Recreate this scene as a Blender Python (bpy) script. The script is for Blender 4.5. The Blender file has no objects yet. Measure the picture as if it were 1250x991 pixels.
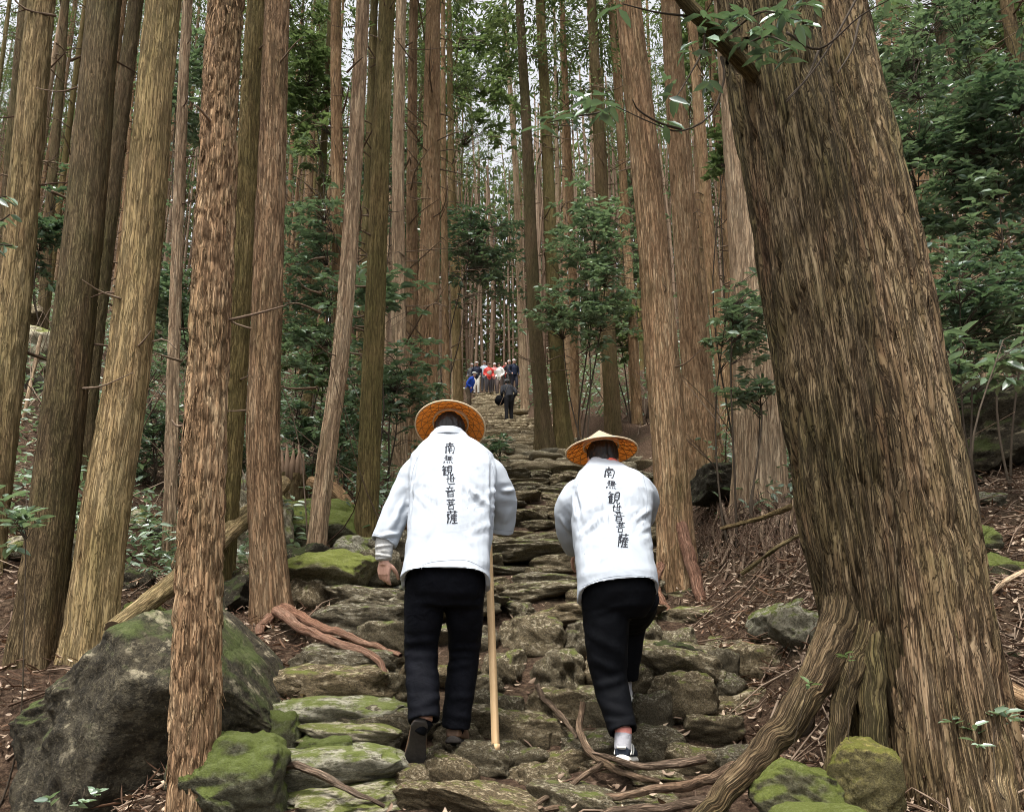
import bpy, bmesh, math, random
import numpy as np
from mathutils import Vector, Matrix
from mathutils.bvhtree import BVHTree

R = math.radians
random.seed(7)
scene = bpy.context.scene

# ------------------------------------------------------------------ camera, sky, sun, exposure
CAM_Z, PITCH, FPX = 1.5, R(14.4), 1000.0
cam_d = bpy.data.cameras.new('camera')
cam_d.sensor_fit = 'HORIZONTAL'
cam_d.sensor_width = 36.0
cam_d.lens = 36.0 * FPX / 1250.0
cam_d.clip_end = 500
cam_d.clip_start = 0.05
cam = bpy.data.objects.new('camera', cam_d)
scene.collection.objects.link(cam)
cam.location = (0, 0, CAM_Z)
cam.rotation_euler = (R(90) + PITCH, 0, 0)
scene.camera = cam

SUN_EL, SUN_AZ = R(70), R(205)          # soft high light from behind the camera, a little from its left
world = bpy.data.worlds.new('World')
scene.world = world
world.use_nodes = True
wn = world.node_tree
wn.nodes.clear()
sky = wn.nodes.new('ShaderNodeTexSky')
sky.sky_type = 'NISHITA'
sky.sun_disc = False
sky.sun_elevation = SUN_EL
sky.sun_rotation = SUN_AZ
sky.dust_density = 6.0
sky.air_density = 1.0
hsv = wn.nodes.new('ShaderNodeHueSaturation')
hsv.inputs['Saturation'].default_value = 0.12     # overcast: the sky is nearly white
bg = wn.nodes.new('ShaderNodeBackground')
bg.inputs['Strength'].default_value = 0.125
out = wn.nodes.new('ShaderNodeOutputWorld')
wn.links.new(sky.outputs[0], hsv.inputs['Color'])
wn.links.new(hsv.outputs[0], bg.inputs['Color'])
wn.links.new(bg.outputs[0], out.inputs['Surface'])

sun_d = bpy.data.lights.new('sun', 'SUN')
sun_d.energy = 1.5
sun_d.angle = R(18)
sun_d.color = (1.0, 0.93, 0.83)
sun = bpy.data.objects.new('sun', sun_d)
scene.collection.objects.link(sun)
sd = Vector((math.sin(SUN_AZ) * math.cos(SUN_EL), math.cos(SUN_AZ) * math.cos(SUN_EL), math.sin(SUN_EL)))
sun.rotation_euler = sd.to_track_quat('Z', 'Y').to_euler()

scene.view_settings.view_transform = 'Standard'
scene.view_settings.look = 'None'
scene.view_settings.gamma = 1.0
scene.view_settings.use_curve_mapping = False
scene.view_settings.exposure = 1.44
scene.render.engine = 'CYCLES'
cy = scene.cycles
cy.use_denoising = True
cy.max_bounces = 4
cy.diffuse_bounces = 3
cy.glossy_bounces = 2
cy.transmission_bounces = 3
cy.transparent_max_bounces = 4
cy.use_adaptive_sampling = True
cy.adaptive_threshold = 0.02
cy.filter_width = 1.0
cy.caustics_reflective = False
cy.caustics_refractive = False

# ------------------------------------------------------------------ helpers
COL = scene.collection
CP, SP = math.cos(PITCH), math.sin(PITCH)

def ray(px, py):
    u = (px - 625.0) / FPX
    v = (495.5 - py) / FPX
    return np.array([u, CP - v * SP, SP + v * CP])

def P(px, py, Y):
    d = ray(px, py)
    t = Y / d[1]
    return np.array([d[0] * t, Y, CAM_Z + d[2] * t])

def depth_of(p):
    return p[1] * CP + (p[2] - CAM_Z) * SP

_rng = np.random.RandomState(11)
PERM = _rng.permutation(256)
GRAD = _rng.normal(size=(256, 3))
GRAD /= np.linalg.norm(GRAD, axis=1)[:, None]

def perlin(p, seed=0):
    p = np.asarray(p, float) + seed * 17.31
    i = np.floor(p).astype(int)
    f = p - i
    w = f * f * f * (f * (f * 6 - 15) + 10)
    res = np.zeros(p.shape[:-1])
    for dx in (0, 1):
        for dy in (0, 1):
            for dz in (0, 1):
                h = PERM[(PERM[(PERM[(i[..., 0] + dx) & 255] + i[..., 1] + dy) & 255] + i[..., 2] + dz) & 255]
                g = GRAD[h]
                d = g[..., 0] * (f[..., 0] - dx) + g[..., 1] * (f[..., 1] - dy) + g[..., 2] * (f[..., 2] - dz)
                ww = (w[..., 0] if dx else 1 - w[..., 0]) * (w[..., 1] if dy else 1 - w[..., 1]) * (w[..., 2] if dz else 1 - w[..., 2])
                res += d * ww
    return res * 1.6

def fbm(p, octaves=4, seed=0, gain=0.5):
    p = np.asarray(p, float)
    a, s, tot = 1.0, 1.0, 0
    for o in range(octaves):
        tot = tot + a * perlin(p * s, seed + o)
        a *= gain
        s *= 2.03
    return tot

def sstep(x, a=0.0, b=1.0):
    t = np.clip((np.asarray(x, float) - a) / (b - a), 0, 1)
    return t * t * (3 - 2 * t)

def unit(v):
    v = np.asarray(v, float)
    return v / np.maximum(np.linalg.norm(v, axis=-1, keepdims=True), 1e-9)

def mesh_np(name, verts, quads=None, tris=None, smooth=True, attr=None, mat=None):
    me = bpy.data.meshes.new(name)
    verts = np.asarray(verts, np.float32).reshape(-1, 3)
    me.vertices.add(len(verts))
    me.vertices.foreach_set('co', verts.ravel())
    idx, starts, n = [], [], 0
    for arr, k in ((quads, 4), (tris, 3)):
        if arr is not None and len(arr):
            arr = np.asarray(arr, np.int32).reshape(-1, k)
            idx.append(arr.ravel())
            starts.append(n + np.arange(len(arr)) * k)
            n += arr.size
    me.loops.add(n)
    me.loops.foreach_set('vertex_index', np.concatenate(idx))
    starts = np.concatenate(starts).astype(np.int32)
    me.polygons.add(len(starts))
    me.polygons.foreach_set('loop_start', starts)
    if smooth:
        me.polygons.foreach_set('use_smooth', np.ones(len(starts), bool))
    if attr:
        for k, a in attr.items():
            at = me.attributes.new(k, 'FLOAT', 'POINT')
            at.data.foreach_set('value', np.asarray(a, np.float32).ravel())
    me.update(calc_edges=True)
    if mat:
        me.materials.append(mat)
    return me

def link(name, me, parent=None, loc=(0, 0, 0), rot=(0, 0, 0), scale=(1, 1, 1), kind=None, label=None, cat=None, group=None):
    o = bpy.data.objects.new(name, me)
    COL.objects.link(o)
    o.location, o.rotation_euler, o.scale = loc, rot, scale
    if parent:
        o.parent = parent
    if kind: o['kind'] = kind
    if label: o['label'] = label
    if cat: o['category'] = cat
    if group: o['group'] = group
    return o

def root(name, loc, label=None, cat=None, group=None, kind=None):
    return link(name, None, None, tuple(loc), label=label, cat=cat, group=group, kind=kind)

class MB:
    """collects simple tubes, boxes and sheets into one mesh"""
    def __init__(s):
        s.v, s.q, s.t, s.n, s.r = [], [], [], 0, []
    def add(s, v, q=None, t=None, r=0.5):
        v = np.asarray(v, float).reshape(-1, 3)
        s.v.append(v)
        if q is not None and len(q): s.q.append(np.asarray(q).reshape(-1, 4) + s.n)
        if t is not None and len(t): s.t.append(np.asarray(t).reshape(-1, 3) + s.n)
        s.r.append(np.full(len(v), r))
        s.n += len(v)
    def tube(s, pts, rad, seg=6, cap=True, r=0.5):
        pts = np.asarray(pts, float)
        n = len(pts)
        rad = np.broadcast_to(np.asarray(rad, float), (n,))
        t = unit(np.gradient(pts, axis=0))
        ref = np.array([0, 0, 1.0]) if abs(t[:, 2]).mean() < 0.7 else np.array([1.0, 0, 0])
        a = unit(ref - t * (t @ ref)[:, None])
        b = np.cross(t, a)
        th = np.linspace(0, 2 * math.pi, seg, endpoint=False)
        ring = pts[:, None] + rad[:, None, None] * (a[:, None] * np.cos(th)[None, :, None] + b[:, None] * np.sin(th)[None, :, None])
        i = np.arange(n - 1)[:, None] * seg
        j = np.arange(seg)[None]
        k = (j + 1) % seg
        q = np.stack([i + j, i + k, i + seg + k, i + seg + j], -1).reshape(-1, 4)
        v = ring.reshape(-1, 3)
        tr = []
        if cap:
            v = np.vstack([v, pts[0] - t[0] * rad[0] * .3, pts[-1] + t[-1] * rad[-1] * .3])
            for c in range(seg):
                d = (c + 1) % seg
                tr += [(n * seg, d, c), (n * seg + 1, (n - 1) * seg + c, (n - 1) * seg + d)]
        s.add(v, q, tr, r)
    def mesh(s, name, mat=None, smooth=True):
        return mesh_np(name, np.vstack(s.v), np.vstack(s.q) if s.q else None, np.vstack(s.t) if s.t else None, smooth,
                       {'rnd': np.concatenate(s.r)}, mat)

def smooth_path(pts, n=60):
    """Catmull-Rom through pts"""
    pts = np.asarray(pts, float)
    if len(pts) == 2:
        return pts[0] + (pts[1] - pts[0]) * np.linspace(0, 1, n)[:, None]
    q = np.vstack([2 * pts[0] - pts[1], pts, 2 * pts[-1] - pts[-2]])
    res = []
    m = len(pts) - 1
    for u in np.linspace(0, m - 1e-6, n):
        k = int(u); f = u - k
        p0, p1, p2, p3 = q[k], q[k + 1], q[k + 2], q[k + 3]
        res.append(.5 * (2 * p1 + (p2 - p0) * f + (2 * p0 - 5 * p1 + 4 * p2 - p3) * f * f + (3 * p1 - p0 - 3 * p2 + p3) * f ** 3))
    return np.array(res)

# ------------------------------------------------------------------ materials
class G:
    def __init__(s, name):
        s.m = bpy.data.materials.new(name)
        s.m.use_nodes = True
        s.nt = s.m.node_tree
        s.b = s.nt.nodes['Principled BSDF']
        s.out = s.nt.nodes['Material Output']
    def n(s, t, **kw):
        nd = s.nt.nodes.new(t)
        for k, v in kw.items():
            setattr(nd, k, v)
        return nd
    def put(s, sock, v):
        if isinstance(v, bpy.types.NodeSocket):
            s.nt.links.new(v, sock)
        elif v is not None:
            if isinstance(v, tuple) and len(v) == 3 and sock.type == 'RGBA':
                v = v + (1,)
            sock.default_value = v
    def coords(s, scale=(1, 1, 1), rnd=True):
        tc = s.n('ShaderNodeTexCoord')
        mp = s.n('ShaderNodeMapping')
        mp.inputs['Scale'].default_value = scale
        s.nt.links.new(tc.outputs['Object'], mp.inputs['Vector'])
        if rnd:
            oi = s.n('ShaderNodeObjectInfo')
            m = s.math('MULTIPLY', oi.outputs['Random'], 40.0)
            cb = s.n('ShaderNodeCombineXYZ')
            for k in range(3): s.nt.links.new(m, cb.inputs[k])
            s.nt.links.new(cb.outputs[0], mp.inputs['Location'])
        return mp.outputs[0]
    def noise(s, vec, scale, detail=4, rough=.6, dist=0):
        t = s.n('ShaderNodeTexNoise')
        s.put(t.inputs['Vector'], vec)
        t.inputs['Scale'].default_value = scale
        t.inputs['Detail'].default_value = detail
        t.inputs['Roughness'].default_value = rough
        t.inputs['Distortion'].default_value = dist
        return t.outputs['Fac']
    def voro(s, vec, scale, feature='F1', outp='Distance'):
        t = s.n('ShaderNodeTexVoronoi', feature=feature)
        s.put(t.inputs['Vector'], vec)
        t.inputs['Scale'].default_value = scale
        return t.outputs[outp]
    def math(s, op, a, b=None, c=None, clamp=False):
        t = s.n('ShaderNodeMath', operation=op, use_clamp=clamp)
        s.put(t.inputs[0], a)
        if b is not None: s.put(t.inputs[1], b)
        if c is not None: s.put(t.inputs[2], c)
        return t.outputs[0]
    def ramp(s, fac, stops):
        t = s.n('ShaderNodeValToRGB')
        e = t.color_ramp.elements
        while len(e) < len(stops): e.new(0.5)
        for k, (p, c) in enumerate(stops):
            e[k].position = p
            e[k].color = (tuple(c) + (1,)) if not isinstance(c, (int, float)) else (c, c, c, 1)
        s.put(t.inputs[0], fac)
        return t.outputs[0]
    def mix(s, fac, a, b, blend='MIX'):
        t = s.n('ShaderNodeMix', data_type='RGBA', blend_type=blend)
        s.put(t.inputs[0], fac)
        s.put(t.inputs[6], a)
        s.put(t.inputs[7], b)
        return t.outputs[2]
    def attr(s, name):
        t = s.n('ShaderNodeAttribute', attribute_name=name)
        return t.outputs['Fac']
    def rnd(s):
        return s.n('ShaderNodeObjectInfo').outputs['Random']
    def upness(s):
        t = s.n('ShaderNodeNewGeometry')
        x = s.n('ShaderNodeSeparateXYZ')
        s.nt.links.new(t.outputs['Normal'], x.inputs[0])
        return x.outputs['Z']
    def bump(s, h, strength=.5, dist=.01, prev=None):
        t = s.n('ShaderNodeBump')
        t.inputs['Strength'].default_value = strength
        t.inputs['Distance'].default_value = dist
        s.put(t.inputs['Height'], h)
        if prev is not None: s.put(t.inputs['Normal'], prev)
        return t.outputs[0]
    def done(s, col=None, rough=.8, normal=None, spec=.3, translucent=0, tcol=None):
        if col is not None: s.put(s.b.inputs['Base Color'], col)
        s.put(s.b.inputs['Roughness'], rough)
        s.b.inputs['Specular IOR Level'].default_value = spec
        if normal is not None: s.put(s.b.inputs['Normal'], normal)
        if translucent:
            tr = s.n('ShaderNodeBsdfTranslucent')
            s.put(tr.inputs['Color'], tcol if tcol is not None else col)
            mx = s.n('ShaderNodeMixShader')
            mx.inputs[0].default_value = translucent
            s.nt.links.new(s.b.outputs[0], mx.inputs[1])
            s.nt.links.new(tr.outputs[0], mx.inputs[2])
            s.nt.links.new(mx.outputs[0], s.out.inputs['Surface'])
        return s.m

def bark(name, dark, mid, light, moss=(.085, .088, .025), mossamt=.3, fw=.016, fl=.13, crackdark=.46, shaggy=.45):
    """fibrous bark: long wandering fissures and fine fibres along the stem, with small peeling plates;
    'bc' holds round-the-stem and along-the-stem metres"""
    dark, mid, light = [tuple(x * f_ for x in c) for c, f_ in ((dark, 1.7), (mid, 1.27), (light, 1.14))]
    g = G(name)
    at = g.n('ShaderNodeAttribute', attribute_name='bc')
    oi = g.rnd()
    add = g.n('ShaderNodeVectorMath', operation='ADD')
    cb = g.n('ShaderNodeCombineXYZ')
    for k in range(3): g.nt.links.new(g.math('MULTIPLY', oi, 37.0 + k), cb.inputs[k])
    g.nt.links.new(at.outputs['Vector'], add.inputs[0]); g.nt.links.new(cb.outputs[0], add.inputs[1])
    def mapped(sc):
        m = g.n('ShaderNodeMapping'); m.inputs['Scale'].default_value = sc
        g.nt.links.new(add.outputs[0], m.inputs['Vector']); return m.outputs[0]
    fis = g.noise(mapped((1, 1, .045)), .62 / fw, 4, .62, .5)          # long fissures
    fis2 = g.noise(mapped((1, 1, .075)), 1.6 / fw, 3, .6, .4)
    r1 = g.math('ABSOLUTE', g.math('SUBTRACT', fis, .5))
    r2 = g.math('ABSOLUTE', g.math('SUBTRACT', fis2, .5))
    crack = g.math('MULTIPLY', g.ramp(r1, [(.004, 0), (.045, 1)]), g.ramp(r2, [(.0, .2), (.04, 1)]))
    fib = g.noise(mapped((1, 1, .035)), 210, 3, .65)
    nz = g.n('ShaderNodeTexNoise'); g.put(nz.inputs['Vector'], mapped((1, 1, .35))); nz.inputs['Scale'].default_value = 25; nz.inputs['Detail'].default_value = 2
    off = g.n('ShaderNodeVectorMath', operation='MULTIPLY_ADD')
    g.nt.links.new(nz.outputs['Color'], off.inputs[0]); off.inputs[1].default_value = (1.6, 1.6, 1.3)
    g.nt.links.new(mapped((.8 / fw, .8 / fw, 1 / fl)), off.inputs[2])
    vo = g.n('ShaderNodeTexVoronoi', feature='F1'); vo.inputs['Scale'].default_value = 1; g.nt.links.new(off.outputs[0], vo.inputs['Vector'])
    sx = g.n('ShaderNodeSeparateColor'); g.nt.links.new(vo.outputs['Color'], sx.inputs[0])
    cell = sx.outputs[0]
    broad = g.math('MULTIPLY_ADD', g.noise(mapped((1, 1, .3)), 2.2, 5, .7), 1.7, -.35)
    f = g.math('ADD', g.math('ADD', g.math('MULTIPLY', cell, .30 * shaggy), g.math('MULTIPLY', fib, .55)), g.math('ADD', g.math('MULTIPLY', broad, .38), g.math('MULTIPLY', fis2, .25)))
    f = g.math('SUBTRACT', f, .15 * shaggy)
    col = g.ramp(f, [(.34, dark), (.58, mid), (.80, light), (.96, tuple(min(1, x * 1.35 + .04) for x in light))])
    red = g.noise(mapped((1, 1, .2)), 7.0, 3)
    col = g.mix(g.math('MULTIPLY', g.ramp(red, [(.55, 0), (.72, 1)]), .3), col, (.22, .105, .058))
    ms = g.ramp(g.noise(mapped((1, 1, .4)), 2.0, 5, .7), [(.62 - mossamt * .4, 0), (.82 - mossamt * .4, 1)])
    ms = g.math('MULTIPLY', ms, g.ramp(fib, [(.3, .3), (.6, 1)]))
    col = g.mix(g.math('MULTIPLY', ms, .65), col, moss)
    col = g.mix(crack, g.mix(1.0, col, (crackdark,) * 3, 'MULTIPLY'), col)
    col = g.mix(.55, col, g.mix(1.0, col, g.ramp(oi, [(0, (.60, .60, .62)), (.5, (1, 1, 1)), (1, (1.0, .93, .84))]), 'MULTIPLY'))
    h = g.math('ADD', g.math('ADD', g.math('MULTIPLY', cell, .45 * shaggy), crack), g.math('MULTIPLY', fib, .5))
    nrm = g.bump(h, .85, .011)
    return g.done(col, .9, nrm, .12)

M = {}
M['bark_warm'] = bark('bark_warm', (.085, .05, .028), (.285, .178, .098), (.475, .345, .21), mossamt=.3, fw=.019, fl=.12, shaggy=.6)
M['bark_olive'] = bark('bark_olive', (.07, .05, .024), (.235, .172, .075), (.43, .335, .17), mossamt=.7, fw=.012, fl=.2, shaggy=.3)
M['bark_gold'] = bark('bark_gold', (.10, .066, .036), (.28, .20, .10), (.46, .355, .205), moss=(.17, .15, .055), mossamt=.55, fw=.023, fl=.16, shaggy=.4)
M['bark_dark'] = bark('bark_dark', (.045, .031, .017), (.135, .095, .05), (.25, .19, .108), mossamt=.5, fw=.011, fl=.09, shaggy=.25)
M['bark_pale'] = bark('bark_pale', (.125, .08, .05), (.37, .26, .165), (.60, .47, .32), mossamt=.15, fw=.028, fl=.3, shaggy=.45)
M['bark_hero'] = bark('bark_hero', (.030, .020, .012), (.165, .108, .060), (.385, .285, .175), moss=(.14, .13, .04), mossamt=.5, fw=.020, fl=.16, crackdark=.27, shaggy=.5)
M['bark_hero_shade'] = bark('bark_hero_shade', (.018, .013, .008), (.092, .063, .034), (.255, .19, .115), moss=(.085, .08, .025), mossamt=.55, fw=.020, fl=.16, crackdark=.27, shaggy=.5)  # hero bark darkened for left stem and roots: foliage shade put into colour
M['root_red'] = bark('red_root_bark', (.09, .045, .03), (.24, .13, .085), (.40, .26, .185), mossamt=0, fw=.008, fl=.16, crackdark=.5)
M['root'] = bark('root_bark', (.06, .042, .03), (.17, .12, .083), (.34, .26, .19), mossamt=.1, fw=.008, fl=.16, crackdark=.5)

def stone(name, base1, base2, lichen, moss_amt, lichen_amt=.4, mosscol=(.125, .155, .034)):
    g = G(name)
    c = g.coords()
    n1 = g.noise(c, 3.0, 6, .62)
    n2 = g.noise(c, 16, 5, .7)
    col = g.mix(n1, base1, base2)
    n3 = g.noise(c, 46, 4, .75)
    col = g.mix(g.math('MULTIPLY', g.ramp(n2, [(.42, 0), (.60, 1)]), .7), col, tuple(x * .4 for x in base1))
    col = g.mix(g.math('MULTIPLY', g.ramp(n3, [(.52, 0), (.66, 1)]), .55), col, tuple(min(1, x * 1.7) for x in base2))
    up = g.upness()
    lf = g.math('MULTIPLY', g.ramp(g.noise(c, 7.5, 6, .7), [(.63 - lichen_amt * .25, 0), (.7 - lichen_amt * .2, 1)]), g.ramp(up, [(.0, .12), (.75, 1)]))
    col = g.mix(lf, col, g.mix(n2, lichen, tuple(x * .62 for x in lichen)))
    mf = g.math('MULTIPLY', g.ramp(g.math('ADD', g.noise(c, 2.4, 5, .65), g.math('MULTIPLY', up, .18)), [(.80 - moss_amt * .4, 0), (.92 - moss_amt * .4, 1)]), g.ramp(up, [(-.4, .0), (.35, 1)]))
    col = g.mix(g.math('MULTIPLY', mf, .9), col, g.mix(g.noise(c, 34, 4, .75), tuple(x * .3 for x in mosscol), tuple(x * 1.9 for x in mosscol)))
    col = g.mix(.6, col, g.mix(1.0, col, g.ramp(g.rnd(), [(0, (.62, .63, .65)), (.5, (1, .97, .9)), (1, (1.15, 1.0, .82))]), 'MULTIPLY'))
    crack = g.voro(c, 5, 'DISTANCE_TO_EDGE')
    h = g.math('ADD', g.math('ADD', n1, g.math('MULTIPLY', n2, .45)), g.math('MULTIPLY', g.ramp(crack, [(0, 0), (.06, 1)]), .1))
    nrm = g.bump(h, .8, .04)
    nrm = g.bump(n3, .8, .014, nrm)
    return g.done(col, .87, nrm, .2)
M['stone'] = stone('step_stone', (.046, .038, .024), (.218, .180, .113), (.54, .49, .37), .28, .44)
M['stone_far'] = stone('far_step_stone', (.12, .10, .065), (.22, .19, .13), (.46, .42, .31), .12, .55)
M['stone_lichen'] = stone('lichen_stone', (.11, .10, .07), (.2, .19, .14), (.55, .53, .43), .55, .8)
M['stone_moss'] = stone('mossy_stone', (.08, .075, .045), (.16, .15, .09), (.55, .55, .42), 1.25, .55)
M['boulder'] = stone('dark_boulder', (.018, .016, .012), (.078, .067, .045), (.36, .32, .23), .55, .30, (.05, .065, .02))
M['stone_gold'] = stone('gold_lichen_stone', (.09, .08, .04), (.2, .18, .09), (.4, .36, .12), .7, .7, (.13, .14, .03))

def mat_ground():
    g = G('forest_floor')
    c = g.coords(rnd=False)
    n = g.noise(c, 1.3, 5, .6)
    f = g.noise(c, 30, 6, .75)
    col = g.ramp(f, [(.3, (.020, .013, .009)), (.5, (.082, .052, .035)), (.62, (.16, .108, .072)), (.78, (.34, .25, .18))])
    col = g.mix(g.math('MULTIPLY', g.ramp(n, [(.5, 0), (.7, 1)]), .5), col, (.06, .055, .03))
    w = g.voro(g.coords((1, 1, 1), rnd=False), 26, 'F1', 'Distance')
    nrm = g.bump(g.math('ADD', f, g.math('MULTIPLY', w, .5)), 1.0, .05)
    return g.done(col, .95, nrm, .1)
M['ground'] = mat_ground()

def leafmat(name, c1, c2, rough=.35, tr=.25, tcol=None, spec=.5):
    g = G(name)
    r = g.attr('rnd')
    col = g.ramp(r, [(0, c1), (.75, c2), (1, tuple(x * 1.5 for x in c2))])
    return g.done(col, rough, None, spec, tr, tcol if tcol else tuple(x * 1.6 for x in c2))
M['leaf'] = leafmat('evergreen_leaf', (.062, .105, .068), (.22, .295, .205), .24, .27, (.21, .31, .13), 1.0)
M['leaf_bright'] = leafmat('bright_leaf', (.05, .095, .035), (.12, .175, .07), .45, .35, (.17, .24, .08), .4)
M['leaf_dark'] = leafmat('dark_leaf', (.04, .075, .05), (.14, .205, .145), .24, .22, (.14, .23, .09), 1.0)
M['needle'] = leafmat('cedar_spray', (.03, .052, .02), (.075, .11, .042), .6, .4, (.15, .20, .065), .2)
M['dry'] = leafmat('dry_leaf', (.09, .05, .03), (.38, .29, .21), .6, .1, (.3, .16, .08), .3)
M['dead'] = None
def mat_twig(name, a, b):
    g = G(name)
    col = g.mix(g.attr('rnd'), a, b)
    c = g.coords()
    col = g.mix(g.math('MULTIPLY', g.noise(c, 30, 3), .6), col, tuple(x * .4 for x in a))
    return g.done(col, .85, g.bump(g.noise(c, 60, 3), .4, .005), .15)
M['twig'] = mat_twig('twig_wood', (.10, .06, .04), (.34, .26, .19))
M['stem'] = mat_twig('shrub_stem', (.045, .034, .024), (.09, .07, .05))
M['deadwood'] = mat_twig('dead_branch', (.13, .085, .055), (.22, .16, .11))

def simple(name, col, rough=.7, spec=.3, nscale=0, nstr=.3, var=.15):
    g = G(name)
    if nscale:
        c = g.coords(rnd=False)
        n = g.noise(c, nscale, 4)
        cc = g.mix(n, tuple(x * (1 - var) for x in col), tuple(min(1, x * (1 + var)) for x in col))
        return g.done(cc, rough, g.bump(n, nstr, .006), spec)
    return g.done(col, rough, None, spec)
M['moss'] = simple('moss', (.07, .11, .02), .95, .1, 40, .6, .5)

def cloth(name, col, weave=900, fold=14, foldstr=.35, rough=.75, var=.06, spec=.2):
    g = G(name)
    c = g.coords(rnd=False)
    f = g.noise(c, fold, 3, .5, .6)
    w = g.noise(c, weave, 1)
    cc = g.mix(f, tuple(x * (1 - var) for x in col), tuple(min(1, x * (1 + var)) for x in col))
    nrm = g.bump(f, foldstr, .02)
    nrm = g.bump(w, .15, .001, nrm)
    return g.done(cc, rough, nrm, spec)
M['white_cloth'] = cloth('white_cotton', (.41, .45, .50), fold=7, foldstr=.35, var=.015)
M['knit'] = cloth('white_knit', (.42, .42, .41), fold=40, foldstr=.4, var=.03)
M['denim'] = cloth('black_denim', (.0045, .005, .0075), fold=22, foldstr=.35, var=.5, spec=.07)
M['black_cloth'] = cloth('black_cotton', (.004, .0045, .006), fold=12, foldstr=.3, var=.4, spec=.07)
M['hair'] = simple('black_hair', (.012, .010, .009), .5, .4, 120, .6, .5)
M['skin'] = simple('skin', (.55, .32, .24), .55, .4, 25, .15, .1)
M['ink'] = simple('ink_black', (.02, .022, .03), .7, .2)
M['leather'] = simple('brown_leather', (.13, .075, .045), .6, .4, 30, .4, .4)
M['rubber'] = simple('dark_rubber', (.035, .03, .026), .8, .3, 50, .4, .5)
M['navy_suede'] = simple('navy_suede', (.016, .022, .034), .8, .2, 60, .3, .4)
M['sole_white'] = simple('white_sole', (.60, .59, .55), .6, .3)
M['coral'] = cloth('coral_cloth', (.75, .16, .11), fold=25)
M['sock'] = cloth('pale_sock', (.36, .36, .39), fold=60)
M['seam'] = simple('seam_shade', (.27, .30, .35), .9, .1)
M['sock_pink'] = cloth('pink_sock', (.75, .30, .25), fold=60)
M['cord'] = simple('dark_cord', (.02, .02, .02), .8, .2)

def mat_staff():
    g = G('pale_staff_wood')
    c = g.coords((1, 1, .06), rnd=False)
    n = g.noise(c, 90, 3)
    return g.done(g.mix(n, (.62, .40, .20), (.78, .56, .32)), .55, g.bump(n, .15, .002), .35)
M['staff'] = mat_staff()

def mat_straw(name, a, b, sc, tcol=(.95, .38, .07), tr=.35):
    g = G(name)
    tc = g.n('ShaderNodeTexCoord')
    sx = g.n('ShaderNodeSeparateXYZ')
    g.nt.links.new(tc.outputs['Object'], sx.inputs[0])
    ang = g.math('ARCTAN2', sx.outputs[1], sx.outputs[0])
    cb = g.n('ShaderNodeCombineXYZ')
    g.nt.links.new(g.math('MULTIPLY', ang, sc), cb.inputs[0])
    g.nt.links.new(sx.outputs[2], cb.inputs[1])
    n = g.noise(cb.outputs[0], 3.0, 4)
    blot = g.noise(g.coords(rnd=False), 18, 3)
    col = g.mix(n, a, b)
    col = g.mix(g.math('MULTIPLY', blot, .25), col, tuple(x * .5 for x in a))
    return g.done(col, .6, g.bump(n, .4, .003), .3, tr, tcol)
M['straw_in'] = mat_straw('hat_underside_straw', (.46, .15, .03), (.72, .31, .08), 22)
M['straw_out'] = mat_straw('hat_outer_straw', (.54, .45, .31), (.70, .63, .50), 26, (.85, .68, .42), .35)
M['bamboo'] = simple('bamboo_strip', (.30, .13, .04), .55, .3, 60, .3, .4)
M['bamboo_pale'] = simple('pale_bamboo', (.66, .52, .34), .55, .3, 60, .3, .2)

# ------------------------------------------------------------------ terrain
_PY = [-8, 0, 3.4, 4.35, 4.6, 26, 41, 90]
_PZ = [-1.2, 0, .58, .78, 1.0, 7.6, 12.7, 30.5]
def prof(y): return np.interp(y, _PY, _PZ)
def path_x(y): return np.interp(y, [3, 5, 8, 11, 14, 17, 20, 23, 26, 29, 32, 41, 60], [.05, .15, .45, .78, .95, .85, .55, .15, -.3, -.55, -.72, -.9, -1.2])
def path_w(y): return np.interp(y, [3, 8, 14, 20, 26, 41], [1.08, 1.15, 1.4, 1.25, .95, .9])

def T(x, y):
    x = np.asarray(x, float); y = np.asarray(y, float)
    d = x - path_x(y)
    w = path_w(y)
    z = prof(y)
    e = np.abs(d) - w
    right = d > 0
    bank = np.where(right, .50 * sstep(e, 0, .8) + .30 * np.clip(e - 1.6, 0, 12),
                    .05 * sstep(e, 0, .6) + .34 * np.clip(e - 2.4, 0, 12))
    z = z + bank * sstep(y, 2.6, 4.6)
    z = z - .62 * sstep(-x, 1.55, 2.1) * (1 - sstep(y, 4.25, 4.9))
    z = z - .10 * (1 - sstep(e, -.15, .25)) * sstep(y, 4.2, 4.8)
    p = np.stack(np.broadcast_arrays(x * .55, y * .55, x * 0), -1)
    z = z + .16 * perlin(p, 3) * sstep(e, 0, 1.0)
    p = np.stack(np.broadcast_arrays(x * 2.6, y * 2.6, x * 0), -1)
    z = z + .05 * perlin(p, 5) * sstep(e, -.4, .5)
    return z

def Tz(x, y): return float(T(np.array([x]), np.array([y]))[0])

def hit(px, py, y0=2.0, y1=70):
    ys = np.linspace(y0, y1, 3000)
    d = ray(px, py)
    t = ys / d[1]
    zz = CAM_Z + d[2] * t
    below = zz <= T(d[0] * t, ys)
    k = int(np.argmax(below)) if below.any() else len(ys) - 1
    return np.array([d[0] * t[k], ys[k], zz[k]])

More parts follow.
